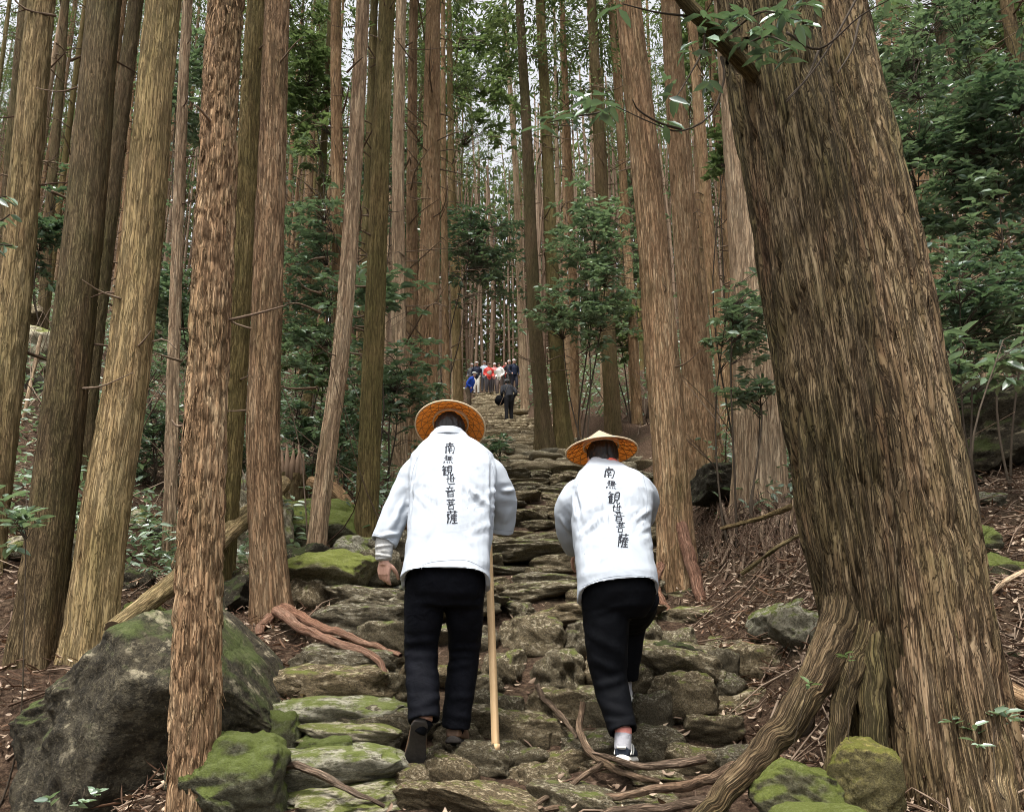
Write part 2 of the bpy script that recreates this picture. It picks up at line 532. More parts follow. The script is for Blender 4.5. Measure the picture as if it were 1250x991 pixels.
def axis_vals(breaks):
    res = []
    for a, b, st in breaks:
        res.append(np.arange(a, b, st))
    return np.concatenate(res)
gx = axis_vals([(-60, -20, 2.5), (-20, -8, .6), (-8, -3.5, .12), (-3.5, 4.5, .06), (4.5, 9, .12), (9, 20, .6), (20, 61, 2.5)])
gy = axis_vals([(-8, 2, .5), (2, 9, .06), (9, 16, .1), (16, 30, .25), (30, 50, .5), (50, 92, 2)])
X, Y = np.meshgrid(gx, gy)
Z = T(X, Y)
Z = Z + .02 * perlin(np.stack([X * 9, Y * 9, X * 0], -1), 8) + .012 * perlin(np.stack([X * 23, Y * 23, X * 0], -1), 9)
nx, ny = len(gx), len(gy)
ii = np.arange(ny - 1)[:, None] * nx + np.arange(nx - 1)[None]
link('ground', mesh_np('ground', np.stack([X, Y, Z], -1), np.stack([ii, ii + 1, ii + nx + 1, ii + nx], -1), mat=M['ground']), kind='structure')

# ------------------------------------------------------------------ stones
def stone_mesh(name, seed, n=8, power=5.0, rough=.10, fine=.03, mat=None, cuts=0):
    rs = np.random.RandomState(seed)
    g = np.linspace(-1, 1, n + 1)
    vs, idx, qs = {}, [], []
    def vid(p):
        k = tuple(np.round(p, 5))
        if k not in vs:
            vs[k] = len(idx); idx.append(p)
        return vs[k]
    for ax in range(3):
        for sg in (-1, 1):
            for i in range(n):
                for j in range(n):
                    c = []
                    for (a, b) in ((i, j), (i + 1, j), (i + 1, j + 1), (i, j + 1)):
                        p = np.zeros(3)
                        p[ax] = sg; p[(ax + 1) % 3] = g[a]; p[(ax + 2) % 3] = g[b]
                        c.append(vid(p))
                    qs.append(c if sg > 0 else c[::-1])
    v = np.array(idx)
    v = v * (np.abs(v) ** power).sum(1)[:, None] ** (-1 / power)
    v = v / np.abs(v).max(0)
    off = rs.rand(3) * 50
    for k in range(cuts):
        nrm = unit(rs.normal(size=3) * [1, 1, .8])
        h = rs.uniform(.55, .8)
        d = v @ nrm - h
        v = v - np.where(d > 0, d * .92, 0)[:, None] * nrm
    nr = unit(v)
    v = v * (1 + rough * fbm(v * 1.1 + off, 2))[:, None] + nr * (rough * .55 * fbm(v * 2.3 + off + 9, 3))[:, None] + nr * (fine * fbm(v * 6 + off, 3, gain=.65))[:, None]
    return mesh_np(name, v, np.array(qs), mat=mat)

NEAR_STONES = [stone_mesh('step_stone', 100 + k, 13, random.uniform(3.0, 4.6), .17, .07, M['stone'], 3) for k in range(12)]
FAR_STONES = [stone_mesh('far_step_stone', 200 + k, 6, 6.5, .10, .04, M['stone_far'], 1) for k in range(6)]

stair = root('stone_stairway', (0, 0, 0), kind='structure')
stair['label'] = 'old rough stone stairway climbing through the cedar forest'
rs = np.random.RandomState(5)
NSTONE = [0]
def put_stone(x, y, ztop, w, dpt, h, rz=0, tilt=.06, me=None):
    me = me or NEAR_STONES[rs.randint(len(NEAR_STONES))]
    fl = rs.randint(4)
    o = link('stone', me, stair, (x, y, ztop - h / 2), (rs.uniform(-tilt, tilt), rs.uniform(-tilt, tilt), rz + (math.pi if fl & 1 else 0)),
             (w / 2, dpt / 2, h / 2))
    NSTONE[0] += 1
    return o
far_mb_v, far_mb_q, far_n = [], [], 0
yy, k = 4.55, 0
while yy < 41:
    zt = prof(yy + .1) + .07
    cx, hw = path_x(yy), path_w(yy) * (1.0 + .1 * rs.rand())
    x = cx - hw + rs.uniform(-.25, .1)
    step = (.57 if yy < 6.2 else .43) * rs.uniform(.82, 1.15)
    bow = rs.uniform(-.18, .18)
    sl = rs.uniform(-.10, .10)
    while x < cx + hw + .1:
        w = rs.uniform(.24, .62) if rs.rand() < .75 else rs.uniform(.5, .8)
        h = rs.uniform(.26, .36) if yy < 6.2 else rs.uniform(.17, .25)
        if yy > 6.2: w *= 1.15
        sx = x + w / 2
        u = (sx - cx) / hw
        sy = yy + .30 + bow * u + rs.uniform(-.15, .15)
        zz = zt + rs.uniform(-.07, .06) * (1 if yy < 6.2 else .7) + sl * u
        if abs(u) > .85:
            zz -= .05
        if yy < 20:
            put_stone(sx, sy, zz, w * 1.1, rs.uniform(.55, .8), h, rs.uniform(-.22, .22), .10, None if yy < 14 else FAR_STONES[rs.randint(6)])
        else:
            me = FAR_STONES[rs.randint(6)]
            co = np.empty(len(me.vertices) * 3, np.float32); me.vertices.foreach_get('co', co)
            qd = np.empty(len(me.polygons) * 4, np.int32); me.polygons.foreach_get('vertices', qd)
            co = co.reshape(-1, 3) * [w * .55, .36, h / 2] + [sx, sy, zz - h / 2]
            far_mb_v.append(co); far_mb_q.append(qd.reshape(-1, 4) + far_n); far_n += len(co)
        # small filler stone in the joint
        if yy < 8 and rs.rand() < .6:
            put_stone(x + rs.uniform(-.05, .05), sy - rs.uniform(.26, .36), zz - rs.uniform(.10, .16), rs.uniform(.14, .26), .22, .16, rs.uniform(0, 3), .3)
        x += w + rs.uniform(.0, .03)
    yy += step
    k += 1
link('far_stones', mesh_np('far_stones', np.vstack(far_mb_v), np.vstack(far_mb_q), mat=M['stone_far']), stair, kind='stuff')

def px_stone(px, py, w, h, Y=None, dpt=None, rz=0, me=None, tilt=.08, mat=None):
    """a stone of the stairway seen at px,py with the given size in photo pixels"""
    b = hit(px, py + h * .25) if Y is None else P(px, py, Y)
    c = P(px, py, b[1] + .08)
    s = depth_of(c) / FPX
    wm, hm = w * s, h * s
    me = me or NEAR_STONES[rs.randint(len(NEAR_STONES))]
    if mat:
        me = me.copy(); me.materials.clear(); me.materials.append(M[mat])
    o = put_stone(c[0], c[1] + (dpt or wm * .7) * .3, c[2] + hm / 2, wm, dpt or wm * .7, hm * 1.25, rz, tilt, me)
    return o
# rubble and edge stones of the lowest flight
for a in [(690, 868, 96, 46, 4.55), (648, 897, 96, 42, 4.42), (724, 908, 76, 36, 4.32), (792, 908, 96, 38, 4.36), (612, 872, 84, 46, 4.6), (745, 880, 70, 40, 4.5), (600, 928, 92, 40, 4.2), (548, 948, 70, 44, 4.05), (500, 955, 60, 34, 3.95), (655, 958, 90, 42, 4.1), (700, 985, 120, 40, 3.8),
          (590, 985, 150, 34, 3.72), (640, 930, 60, 26, 4.25), (690, 935, 70, 30, 4.25), (735, 945, 80, 26, 4.2), (800, 955, 90, 24, 4.1),
          (780, 985, 110, 30, 3.8), (520, 975, 80, 30, 3.8), (850, 930, 70, 30, 4.2), (560, 900, 60, 34, 4.4), (470, 905, 50, 26, 4.35)]:
    px_stone(*a[:4], Y=a[4], rz=rs.uniform(-.4, .4), tilt=.18)
for a in [(410, 985, 190, 36, 3.75, 'stone_lichen'), (392, 947, 190, 56, 3.95, 'stone_lichen'), (338, 892, 52, 42, 4.2, 'stone_moss'),
          (424, 898, 125, 24, 4.2, 'stone_lichen'), (402, 874, 175, 44, 4.4, 'stone_lichen'), (395, 842, 165, 52, 4.65, 'stone'),
          (425, 812, 150, 40, 4.9, 'stone'), (400, 918, 90, 34, 4.1, 'stone_moss'), (452, 838, 90, 50, 4.75, 'stone'),
          (830, 810, 78, 46, 4.9, 'boulder'), (836, 846, 84, 46, 4.6, 'stone'), (882, 812, 40, 40, 4.9, 'stone'), (875, 885, 70, 34, 4.4, 'stone'),
          (800, 870, 60, 44, 4.5, 'stone'), (440, 755, 120, 34, 5.7, 'stone'), (445, 730, 130, 30, 6.1, 'stone'), (905, 925, 60, 24, 4.15, 'stone'),
          (470, 780, 70, 40, 5.3, 'stone'), (455, 690, 70, 40, 6.6, 'stone'), (480, 660, 60, 30, 7.2, 'stone')]:
    px_stone(*a[:4], Y=a[4], rz=rs.uniform(-.12, .12), mat=a[5])

def boulder(name, label, px, py, w, h, Y, dpt, mat, seed, rz=0, power=3.2, rough=.22, cuts=4, n=20, tilt=(0, 0), cat='boulder', group=None):
    c = P(px, py, Y)
    s = depth_of(c) / FPX
    me = stone_mesh(name, seed, n, power, rough, .05, M[mat], cuts)
    return link(name, me, None, (c[0], Y, c[2]), (tilt[0], tilt[1], rz), (w * s / 2, dpt / 2, h * s / 2), label=label, cat=cat, group=group)

# the big boulder behind the near cedar
def big_boulder():
    Yc = 4.62
    c = P(170, 905, Yc)
    me = stone_mesh('boulder', 31, 52, 3.8, .08, .032, M['boulder'], 6)
    co = np.empty(len(me.vertices) * 3, np.float32); me.vertices.foreach_get('co', co)
    co = co.reshape(-1, 3)
    co[:, 0] *= .86; co[:, 1] *= .70; co[:, 2] *= .74
    # the top rises to a shoulder near the tree and falls away to both sides
    x = co[:, 0]
    top = np.interp(x, [-.9, -.55, -.2, .12, .38, .62, .86], [.34, .46, .62, .74, .60, .42, .10])
    up = co[:, 2] > 0
    co[:, 2] = np.where(up, co[:, 2] / .74 * top, co[:, 2] * 1.15)
    me.vertices.foreach_set('co', co.ravel().astype(np.float32)); me.update()
    link('boulder', me, None, (c[0], Yc, c[2]), (0, 0, .06), label='huge dark boulder with lichen top behind the slender front cedar', cat='boulder')
big_boulder()
boulder('boulder', 'green mossy rock at the foot of the slender front cedar', 278, 958, 138, 118, 3.78, .5, 'stone_moss', 44, .3, 3.0, .16, 5, 22)
boulder('boulder', 'rounded bright green mossy boulder beside the sleeve of the staff bearer', 408, 712, 128, 74, 6.6, .8, 'stone_moss', 45, 0, 2.6, .14, 3, 22)
boulder('boulder', 'grey green slab boulder behind the diagonal log', 300, 660, 110, 120, 8.0, 1.0, 'stone_lichen', 46, .2, 4, .16, 3, 20)
boulder('boulder', 'lichen boulder at the foot of the leaning pale trunk', 440, 680, 60, 50, 7.4, .5, 'stone_lichen', 47, 0, 3, .16, 3, 16)
boulder('boulder', 'low mossy rock under the leaning pale trunk', 395, 640, 120, 60, 8.6, .8, 'stone_moss', 48, 0, 3, .16, 3, 16)
boulder('boulder', 'dark overhanging rock with moss cap beside the ringed cedar', 875, 592, 74, 46, 8.6, .9, 'boulder', 49, 0, 4, .14, 3, 20)
boulder('boulder', 'huge dark mossy boulder behind the twin trunked cedar', 1215, 535, 190, 130, 8.4, 2.0, 'boulder', 50, .1, 3.4, .12, 3, 28)
boulder('boulder', 'yellow lichened rock against the root of the twin cedar', 1043, 955, 88, 92, 3.5, .30, 'stone_gold', 51, .1, 4, .14, 4, 20)
boulder('boulder', 'mossy angular rock leaning on the thick spreading root', 968, 962, 112, 82, 3.55, .34, 'stone_moss', 52, -.1, 3.6, .16, 4, 20)
boulder('boulder', 'flat green rock below the yellow lichened rock', 1000, 998, 110, 34, 3.35, .3, 'stone_moss', 53, 0, 3, .1, 2, 14)
boulder('boulder', 'pale rock half buried in leaf litter by the twin cedar', 950, 760, 70, 60, 5.4, .4, 'stone_lichen', 54, 0, 3, .2, 3, 16)
boulder('boulder', 'round grey rock in the litter beyond the twin cedar', 1222, 775, 62, 56, 4.6, .35, 'stone', 55, 0, 2.8, .14, 3, 16)
boulder('boulder', 'dark rock in the litter below the round grey rock', 1245, 815, 60, 50, 4.4, .35, 'boulder', 56, 0, 3, .14, 3, 16)
for k, (a, b, w, h, Yd, lab) in enumerate([(35, 440, 90, 70, 13, 'pale grey boulder high on the slope behind the yellowish edge trunk'),
                          (45, 520, 110, 100, 12, 'black shaded boulder on the slope between two leaning trunks'),
                          (20, 400, 100, 60, 14, 'grey outcrop at the top of the boulder slope'),
                          (90, 500, 60, 50, 11.5, 'small dark boulder behind the olive mossy trunk'),
                          (85, 640, 70, 50, 8.2, 'pale cracked boulder under the fallen pole'),
                          (80, 690, 60, 60, 7.2, 'dark wedge rock below the pale cracked boulder'),
                          (165, 640, 60, 40, 8.4, 'grey rock behind the golden trunk'),
                          (165, 720, 70, 50, 6.6, 'olive rock between the golden trunk and the boulder'),
                          (300, 720, 60, 60, 6.6, 'grey rock between the log and the boulder'),
                          (690, 640, 60, 40, None, None), (20, 660, 60, 40, 8.5, 'brown rock under the young sapling'),
                          (1225, 690, 60, 40, 6.2, 'small rock among twigs on the bank'),
                          (320, 600, 70, 50, 9.5, 'weathered rock by the rotten stump'),
                          (240, 610, 80, 50, 9.6, 'leafy rock behind the horizontal poles')]):
    if Yd:
        boulder('boulder', lab, a, b, w, h, Yd, w / FPX * Yd * .8, ['stone_lichen', 'boulder', 'stone'][k % 3], 60 + k, k * .7, 3.4, .2, 4, 14)

# ------------------------------------------------------------------ bark tubes
def bark_tube(pts, radii, seg, svals, fw=.035, fl=.22, amp=.006, seed=0, flare=0.0, lobes=5, flare_len=.3, twist=0.0, knots=(), mat=None, name='trunk', oval=0, ref=None):
    """a tube of overlapping vertical bark plates along a path; returns mesh and its grid"""
    rs = np.random.RandomState(seed)
    pts = np.asarray(pts, float)
    cl = np.concatenate([[0], np.cumsum(np.linalg.norm(np.diff(pts, axis=0), axis=1))])
    s = np.asarray(svals, float)
    s = s[s <= cl[-1] + 1e-6]
    C = np.stack([np.interp(s, cl, pts[:, k]) for k in range(3)], -1)
    rr = np.interp(s, np.linspace(0, cl[-1], len(radii)), radii) if np.ndim(radii) == 1 else np.interp(s, radii[0], radii[1])
    t = unit(np.gradient(C, axis=0))
    if ref is None:
        ref = np.array([0, 0, 1.0]) if abs(t[:, 2]).mean() < .7 else np.array([1.0, 0, 0])
    a = unit(ref - t * (t @ ref)[:, None])
    b = np.cross(t, a)
    th = np.linspace(0, 2 * math.pi, seg, endpoint=False)
    TH, S = np.meshgrid(th, s)
    rmean = float(np.median(rr[s < max(3.0, s[0] + .1)])) if len(rr) else radii[0]
    Nu = max(6, int(round(2 * math.pi * rmean / fw)))
    cyl = np.stack([np.cos(TH) * 1.2, np.sin(TH) * 1.2, S * 1.1], -1)
    u = (TH / (2 * math.pi) + twist * S) * Nu + .55 * perlin(cyl * 1.7, seed % 50 + 1) * 1.2 + .25 * perlin(cyl * 5, seed % 50 + 7)
    Nv = 512
    ju, jv, val = rs.rand(Nu, Nv), rs.rand(Nu, Nv), rs.rand(Nu, Nv)
    stag = rs.rand(Nu) * 7
    iu = np.floor(u).astype(int)
    F1 = np.full(u.shape, 9.0); F2 = F1.copy(); dv1 = np.zeros(u.shape); v1 = np.zeros(u.shape)
    for du in (-1, 0, 1):
        cu = iu + du
        cm = cu % Nu
        vv = S / fl + stag[cm] + .3 * perlin(cyl * 3, seed % 50 + 3)
        iv = np.floor(vv).astype(int)
        for dv in (-1, 0, 1):
            cv = iv + dv
            x = u - (cu + .5 + (ju[cm, cv % Nv] - .5) * .5)
            y = vv - (cv + .5 + (jv[cm, cv % Nv] - .5) * .8)
            d = np.sqrt((x * 1.15) ** 2 + (y * .8) ** 2)
            nw = d < F1
            F2 = np.where(nw, F1, np.minimum(F2, d))
            dv1 = np.where(nw, y, dv1)
            v1 = np.where(nw, val[cm, cv % Nv], v1)
            F1 = np.where(nw, d, F1)
    crack = np.exp(-((F2 - F1) / .16) ** 2)
    disp = amp * (1.2 * v1 - .9 * dv1 * (v1 > .25) - 1.5 * crack + .8 * perlin(cyl * np.array([6, 6, 3]), seed % 50 + 9))
    rad = rr[:, None] * (1 + .05 * perlin(cyl * .8, seed % 50 + 20) + oval * np.cos(2 * TH))
    if flare:
        ph = rs.rand() * 6
        lob = .55 + .45 * np.cos(lobes * TH + ph + .8 * perlin(cyl, 4)) + .25 * np.cos(3 * TH + ph * 2)
        rad = rad + flare * np.exp(-(S - s[0]) / flare_len) * np.clip(lob, .05, 2)
        rad = rad * (1 + .07 * np.cos(lobes * TH + ph) * np.exp(-(S - s[0]) / (flare_len * 4)))
    for (ks, kt, ksz) in knots:
        dth = (TH - kt + math.pi) % (2 * math.pi) - math.pi
        dd = np.sqrt((dth * rmean) ** 2 + (S - ks) ** 2) / ksz
        disp = disp + ksz * .38 * np.exp(-dd ** 2) - ksz * .45 * np.exp(-(dd / .4) ** 2)
    rad = rad + disp
    nrm = a[:, None] * np.cos(TH)[..., None] + b[:, None] * np.sin(TH)[..., None]
    V = C[:, None] + nrm * rad[..., None]
    nz = len(s)
    i = np.arange(nz - 1)[:, None] * seg
    j = np.arange(seg)[None]
    k = (j + 1) % seg
    q = np.stack([i + j, i + k, i + seg + k, i + seg + j], -1).reshape(-1, 4)
    me = mesh_np(name, V, q, attr={'flake': v1 * .8 + .2 * perlin(cyl * 4, 3)}, mat=mat)
    set_bc(me, np.stack([np.cos(TH) * rmean, np.sin(TH) * rmean, S + seed * 3.1], -1))
    return me, V, nrm, t

def set_bc(me, bc):
    at = me.attributes.new('bc', 'FLOAT_VECTOR', 'POINT')
    at.data.foreach_set('vector', np.asarray(bc, np.float32).ravel())

def loose_bark(V, nrm, t, n, seed, smax_i, mat, wid=(.005, .012), ln=(.03, .09), lift=.28):
    rs = np.random.RandomState(seed)
    i = rs.randint(0, smax_i, n); j = rs.randint(0, V.shape[1], n)
    p = V[i, j]; N = nrm[i, j]; T_ = t[i]
    B = np.cross(T_, N)
    L = rs.uniform(*ln, n)[:, None]; W = rs.uniform(*wid, n)[:, None]
    sgn = np.where(rs.rand(n) < .7, -1, 1)[:, None]
    D = unit(T_ * sgn + B * rs.normal(0, .12, n)[:, None])
    lf = rs.uniform(.1, 1, n)[:, None] * lift
    p0 = p - N * .003
    p1 = p + D * L * .55 + N * L * lf * .25
    p2 = p + D * L + N * L * lf
    v = np.stack([p0 - B * W * .5, p0 + B * W * .5, p1 + B * W * .5, p1 - B * W * .5, p2 + B * W * .22, p2 - B * W * .22], 1)
    o = np.arange(n)[:, None] * 6
    q = np.concatenate([o + [0, 1, 2, 3], o + [3, 2, 4, 5]])
    me = mesh_np('loose_bark', v.reshape(-1, 3), q, attr={'flake': np.repeat(rs.uniform(.2, 1.0, n), 6)}, mat=mat)
    set_bc(me, v.reshape(-1, 3) * [3, 3, 1])
    return me

# ------------------------------------------------------------------ leaves, shrubs, crowns
def leaf_geo(p, d, nrm, L, W, fold=.3, droop=.15):
    p, d, nrm = np.asarray(p, float), unit(d), np.asarray(nrm, float)
    s = unit(np.cross(d, nrm)); n = unit(np.cross(s, d))
    L = np.asarray(L)[:, None]; W = np.asarray(W)[:, None]
    v = np.stack([p, p + d * L * .34 + s * W * .5 + n * W * fold * .5, p + d * L * .70 + s * W * .40 + n * W * fold * .4 - n * droop * L * .4,
                  p + d * L - n * droop * L, p + d * L * .70 - s * W * .40 + n * W * fold * .4 - n * droop * L * .4, p + d * L * .34 - s * W * .5 + n * W * fold * .5], 1)
    o = np.arange(len(p))[:, None] * 6
    q = np.concatenate([o + [0, 1, 2, 3], o + [0, 3, 4, 5]])
    return v.reshape(-1, 3), q

def leaf_mesh(name, p, d, nrm, L, W, mat, seed=0, **kw):
    v, q = leaf_geo(p, d, nrm, L, W, **kw)
    r = np.repeat(np.random.RandomState(seed).rand(len(p)), 6)
    return mesh_np(name, v, q, smooth=False, attr={'rnd': r}, mat=mat)

def shrub(name, label, base, center, radii, ncl, ll, mat='leaf', seed=0, cat='shrub', group=None, nstem=2, r0=.02, per=10, aspect=.40, clump=.0, stemmat='stem'):
    rs = np.random.RandomState(seed)
    ll, ncl, radii = ll * 1.25, int(ncl * .68), np.asarray(radii) * 1.15
    base = np.asarray(base, float); center = np.asarray(center, float); radii = np.asarray(radii, float)
    rt = root(name, base, label, cat, group)
    cl = []
    while len(cl) < ncl:
        q = rs.normal(0, .52, 3)
        if np.linalg.norm(q) > 1.5: continue
        w = center + q * radii
        if perlin(w[None] * 1.6 / max(.5, radii.max()) * 1.5, seed % 40)[0] < clump - .12: continue
        cl.append(w)
    cl = np.array(cl)
    mb = MB()
    stems = []
    for k in range(nstem):
        tip = center + np.array([rs.uniform(-.45, .45) * radii[0], rs.uniform(-.45, .45) * radii[1], radii[2] * rs.uniform(.3, .9)])
        mid = (base + tip) / 2 + rs.normal(0, .08, 3) * np.linalg.norm(tip - base)
        sp = smooth_path([base + rs.normal(0, .02, 3) * [1, 1, 0] - [0, 0, .06], base * .7 + mid * .3 + rs.normal(0, .03, 3), mid, tip], 14)
        stems.append(sp)
        mb.tube(sp - base, np.linspace(r0, r0 * .3, 14), 6, r=rs.rand())
    allp = np.vstack(stems)
    lp, ld = [], []
    for c in cl:
        dd = np.linalg.norm(allp - c, axis=1) + 1.2 * np.clip(allp[:, 2] - c[2] + .1, 0, 9)
        s = allp[np.argmin(dd)]
        mid = (s + c) / 2 + np.array([0, 0, .12 * np.linalg.norm(c - s)]) + rs.normal(0, .05, 3) * np.linalg.norm(c - s)
        tp = smooth_path([s, mid, c], 4)
        mb.tube(tp - base, np.linspace(r0 * .32, r0 * .10, 4), 3, False, rs.rand())
        tdir = unit(tp[-1] - tp[-2])
        for m in range(per):
            f = rs.uniform(.55, 1.0) if m > 4 else 1.0
            pp = tp[-2] + (tp[-1] - tp[-2]) * f if f < 1 else c
            az = m * 2.4 + rs.uniform(-.4, .4)
            o = np.array([math.cos(az), math.sin(az), rs.uniform(-.35, .35)])
            ld.append(o + tdir * .55)
            lp.append(pp + rs.normal(0, .15, 3) * ll)
    lp, ld = np.array(lp), np.array(ld)
    n = len(lp)
    up = np.array([0, 0, 1.0]) + rs.normal(0, .35, (n, 3))
    L = ll * rs.uniform(.65, 1.25, n)
    link('stem', mb.mesh('stem', M[stemmat]), rt)
    link('foliage', leaf_mesh('foliage', lp - base, ld, up, L, L * aspect * rs.uniform(.8, 1.15, n), M[mat], seed), rt)
    return rt

def crown_mesh(seed, H=8.5, rad=1.6, n=1800, lsz=.145, mat='needle'):
    rs = np.random.RandomState(seed)
    P_, D_ = [], []
    nb = 50
    mb = MB()
    for k in range(nb):
        h = (rs.rand() ** .8)
        L = rad * (1.05 - h * .85) * rs.uniform(.55, 1.1)
        az = rs.rand() * 6.283
        o = np.array([math.cos(az), math.sin(az), 0])
        z0 = h * H
        pts = np.array([[0, 0, z0], o * L * .5 + [0, 0, z0 + .12 * L], o * L + [0, 0, z0 - .05 * L]])
        sp = smooth_path(pts, 6)
        mb.tube(sp, np.linspace(.03, .008, 6), 3, False, rs.rand())
        m = n // nb
        f = rs.uniform(.25, 1, m)
        b = pts[0] + (pts[2] - pts[0]) * f[:, None] + np.array([0, 0, 1])[None] * (.12 * L * 4 * f * (1 - f) * .6)[:, None]
        side = np.cross(o, [0, 0, 1])
        off = side[None] * rs.normal(0, .28, m)[:, None] * (1.2 - f * .5)[:, None] + np.array([0, 0, 1]) * rs.normal(-.08, .12, m)[:, None]
        P_.append(b + off)
        D_.append(o * .6 + side * np.sign(off @ side)[:, None] * rs.uniform(.2, 1, m)[:, None] + np.array([0, 0, 1]) * rs.normal(-.35, .35, m)[:, None])
    P_, D_ = np.vstack(P_), np.vstack(D_)
    n = len(P_)
    L = lsz * rs.uniform(.6, 1.4, n)
    cm = leaf_mesh('crown', P_, D_, rs.normal(0, .6, (n, 3)) + [0, 0, 1], L, L * .30, M[mat], seed, droop=.3)
    return cm
CROWNS = [crown_mesh(900 + k) for k in range(4)]

def deadwood_mesh(seed, z0=1.8, z1=11.5, n=34, r=.12, lmax=1.7):
    rs = np.random.RandomState(seed)
    mb = MB()
    for k in range(n):
        z = rs.uniform(z0, z1)
        az = rs.rand() * 6.283
        L = rs.uniform(.1, lmax) if rs.rand() < .7 else rs.uniform(.05, .2)
        o = np.array([math.cos(az), math.sin(az), 0])
        pts = [o * r * .6 + [0, 0, z], o * (r + L * .5) + [0, 0, z + rs.uniform(-.08, .22) * L], o * (r + L) + [0, 0, z + rs.uniform(-.25, .5) * L] + rs.normal(0, .08 * L, 3)]
        sp = smooth_path(pts, 7)
        mb.tube(sp, np.linspace(.016, .005, 7), 4, True, rs.rand())
        for m in range(rs.randint(0, 4)):
            i = rs.randint(2, 6)
            e = sp[i] + (o * .4 + rs.normal(0, .5, 3)) * L * .35
            mb.tube(smooth_path([sp[i], (sp[i] + e) / 2 + rs.normal(0, .03, 3), e], 4), [.006, .005, .004, .003], 3, False, rs.rand())
    return mb.mesh('deadwood', M['deadwood'])
DEADWOOD = [deadwood_mesh(700 + k) for k in range(5)]
DEADNEAR = [deadwood_mesh(750 + k, 1.5, 8, 10, .16, .5) for k in range(3)]

# ------------------------------------------------------------------ cedars
def to_px(p):
    d = p[1] * CP + (p[2] - CAM_Z) * SP
    u = -p[1] * SP + (p[2] - CAM_Z) * CP
    return 625 + FPX * p[0] / d, 495.5 - FPX * u / d

trs = np.random.RandomState(21)
TREE_XY = []
def cedar(label, pts_px, wpx, Y=None, mat='bark_warm', seed=1, seg=68, ds=.034, fw=.034, fl=.34, amp=.0045, flare=.10, lobes=5, flare_len=.28, nloose=260,
          wref=400, crown=True, knots=True, dead=True, group='tall cedars beside the stairway', stubs=5):
    b = hit(*pts_px[0]) if Y is None else P(pts_px[0][0], pts_px[0][1], Y)
    Yb = b[1]
    bz = Tz(b[0], Yb)
    pts = [P(x, y, Yb) for x, y in pts_px]
    if bz < pts[0][2] - .05:
        d0 = unit(pts[0] - pts[1])
        pts.insert(0, pts[0] + d0 * ((pts[0][2] - bz) / max(.3, -d0[2])))
    base = pts[0].copy()
    d0 = unit(pts[1] - pts[0])
    start = base - d0 * .3
    top = pts[-1]
    dt = unit(pts[-1] - pts[-2]); dt = unit(dt * [1, 1, 1] + np.array([-.02 * np.sign(dt[0]), 0, .05]))
    H = 17.0 + trs.uniform(-2, 2)
    ext = [top + dt * (H - (top[2] - base[2])) * f for f in (.33, .66, 1)]
    path = smooth_path([start] + pts + ext, 90)
    cl = np.concatenate([[0], np.cumsum(np.linalg.norm(np.diff(path, axis=0), axis=1))])
    pyy = np.array([to_px(p)[1] for p in path])
    pref = path[np.argmin(abs(pyy - wref))]
    sref = cl[np.argmin(abs(pyy - wref))]
    rref = wpx * .86 / 2 / FPX * depth_of(pref)
    tot = cl[-1]
    r0 = rref / (1 - .55 * sref / tot)
    vis = np.argmax(pyy < -40) if (pyy < -40).any() else len(path) - 1
    sv = cl[vis]
    svals = np.concatenate([np.arange(0, sv, ds), np.linspace(sv, tot, 14)])
    kn = []
    if knots:
        for k in range(max(3, int(sv * 2.2))):
            kn.append((trs.uniform(.6, sv), trs.rand() * 6.283, trs.uniform(.018, .04)))
    me, V, nrm, t = bark_tube(path - base, ([0, tot], [r0, r0 * .45]), seg, svals, fw, fl, amp, seed, flare, lobes, flare_len, 0, kn, M[mat])
    rt = root('cedar_tree', base, label, 'tree', group)
    link('trunk', me, rt)
    nvis = int(sv / ds) - 1
    if nloose:
        link('loose_bark', loose_bark(V, nrm, t, nloose, seed + 5, nvis, M[mat]), rt, kind='stuff')
    # short dead branch stubs
    for k in range(stubs):
        i = trs.randint(int(nvis * .3), nvis); j = trs.randint(0, seg)
        p0, N = V[i, j], nrm[i, j]
        L = trs.uniform(.05, .45)
        mb = MB()
        mb.tube(smooth_path([p0 - N * .02, p0 + N * L * .5 + [0, 0, trs.uniform(-.02, .04)], p0 + N * L + np.array([trs.normal(0, .03), 0, trs.uniform(-.06, .12)])], 6), np.linspace(.009, .003, 6), 5, True, trs.rand())
        link('branch', mb.mesh('branch', M['twig']), rt)
    if crown:
        link('crown', CROWNS[trs.randint(4)], rt, tuple(path[-1] - base - [0, 0, 7.5]), (0, 0, trs.rand() * 6), (1, 1, 1))
    TREE_XY.append((base[0], base[1]))
    return rt, base, path, V

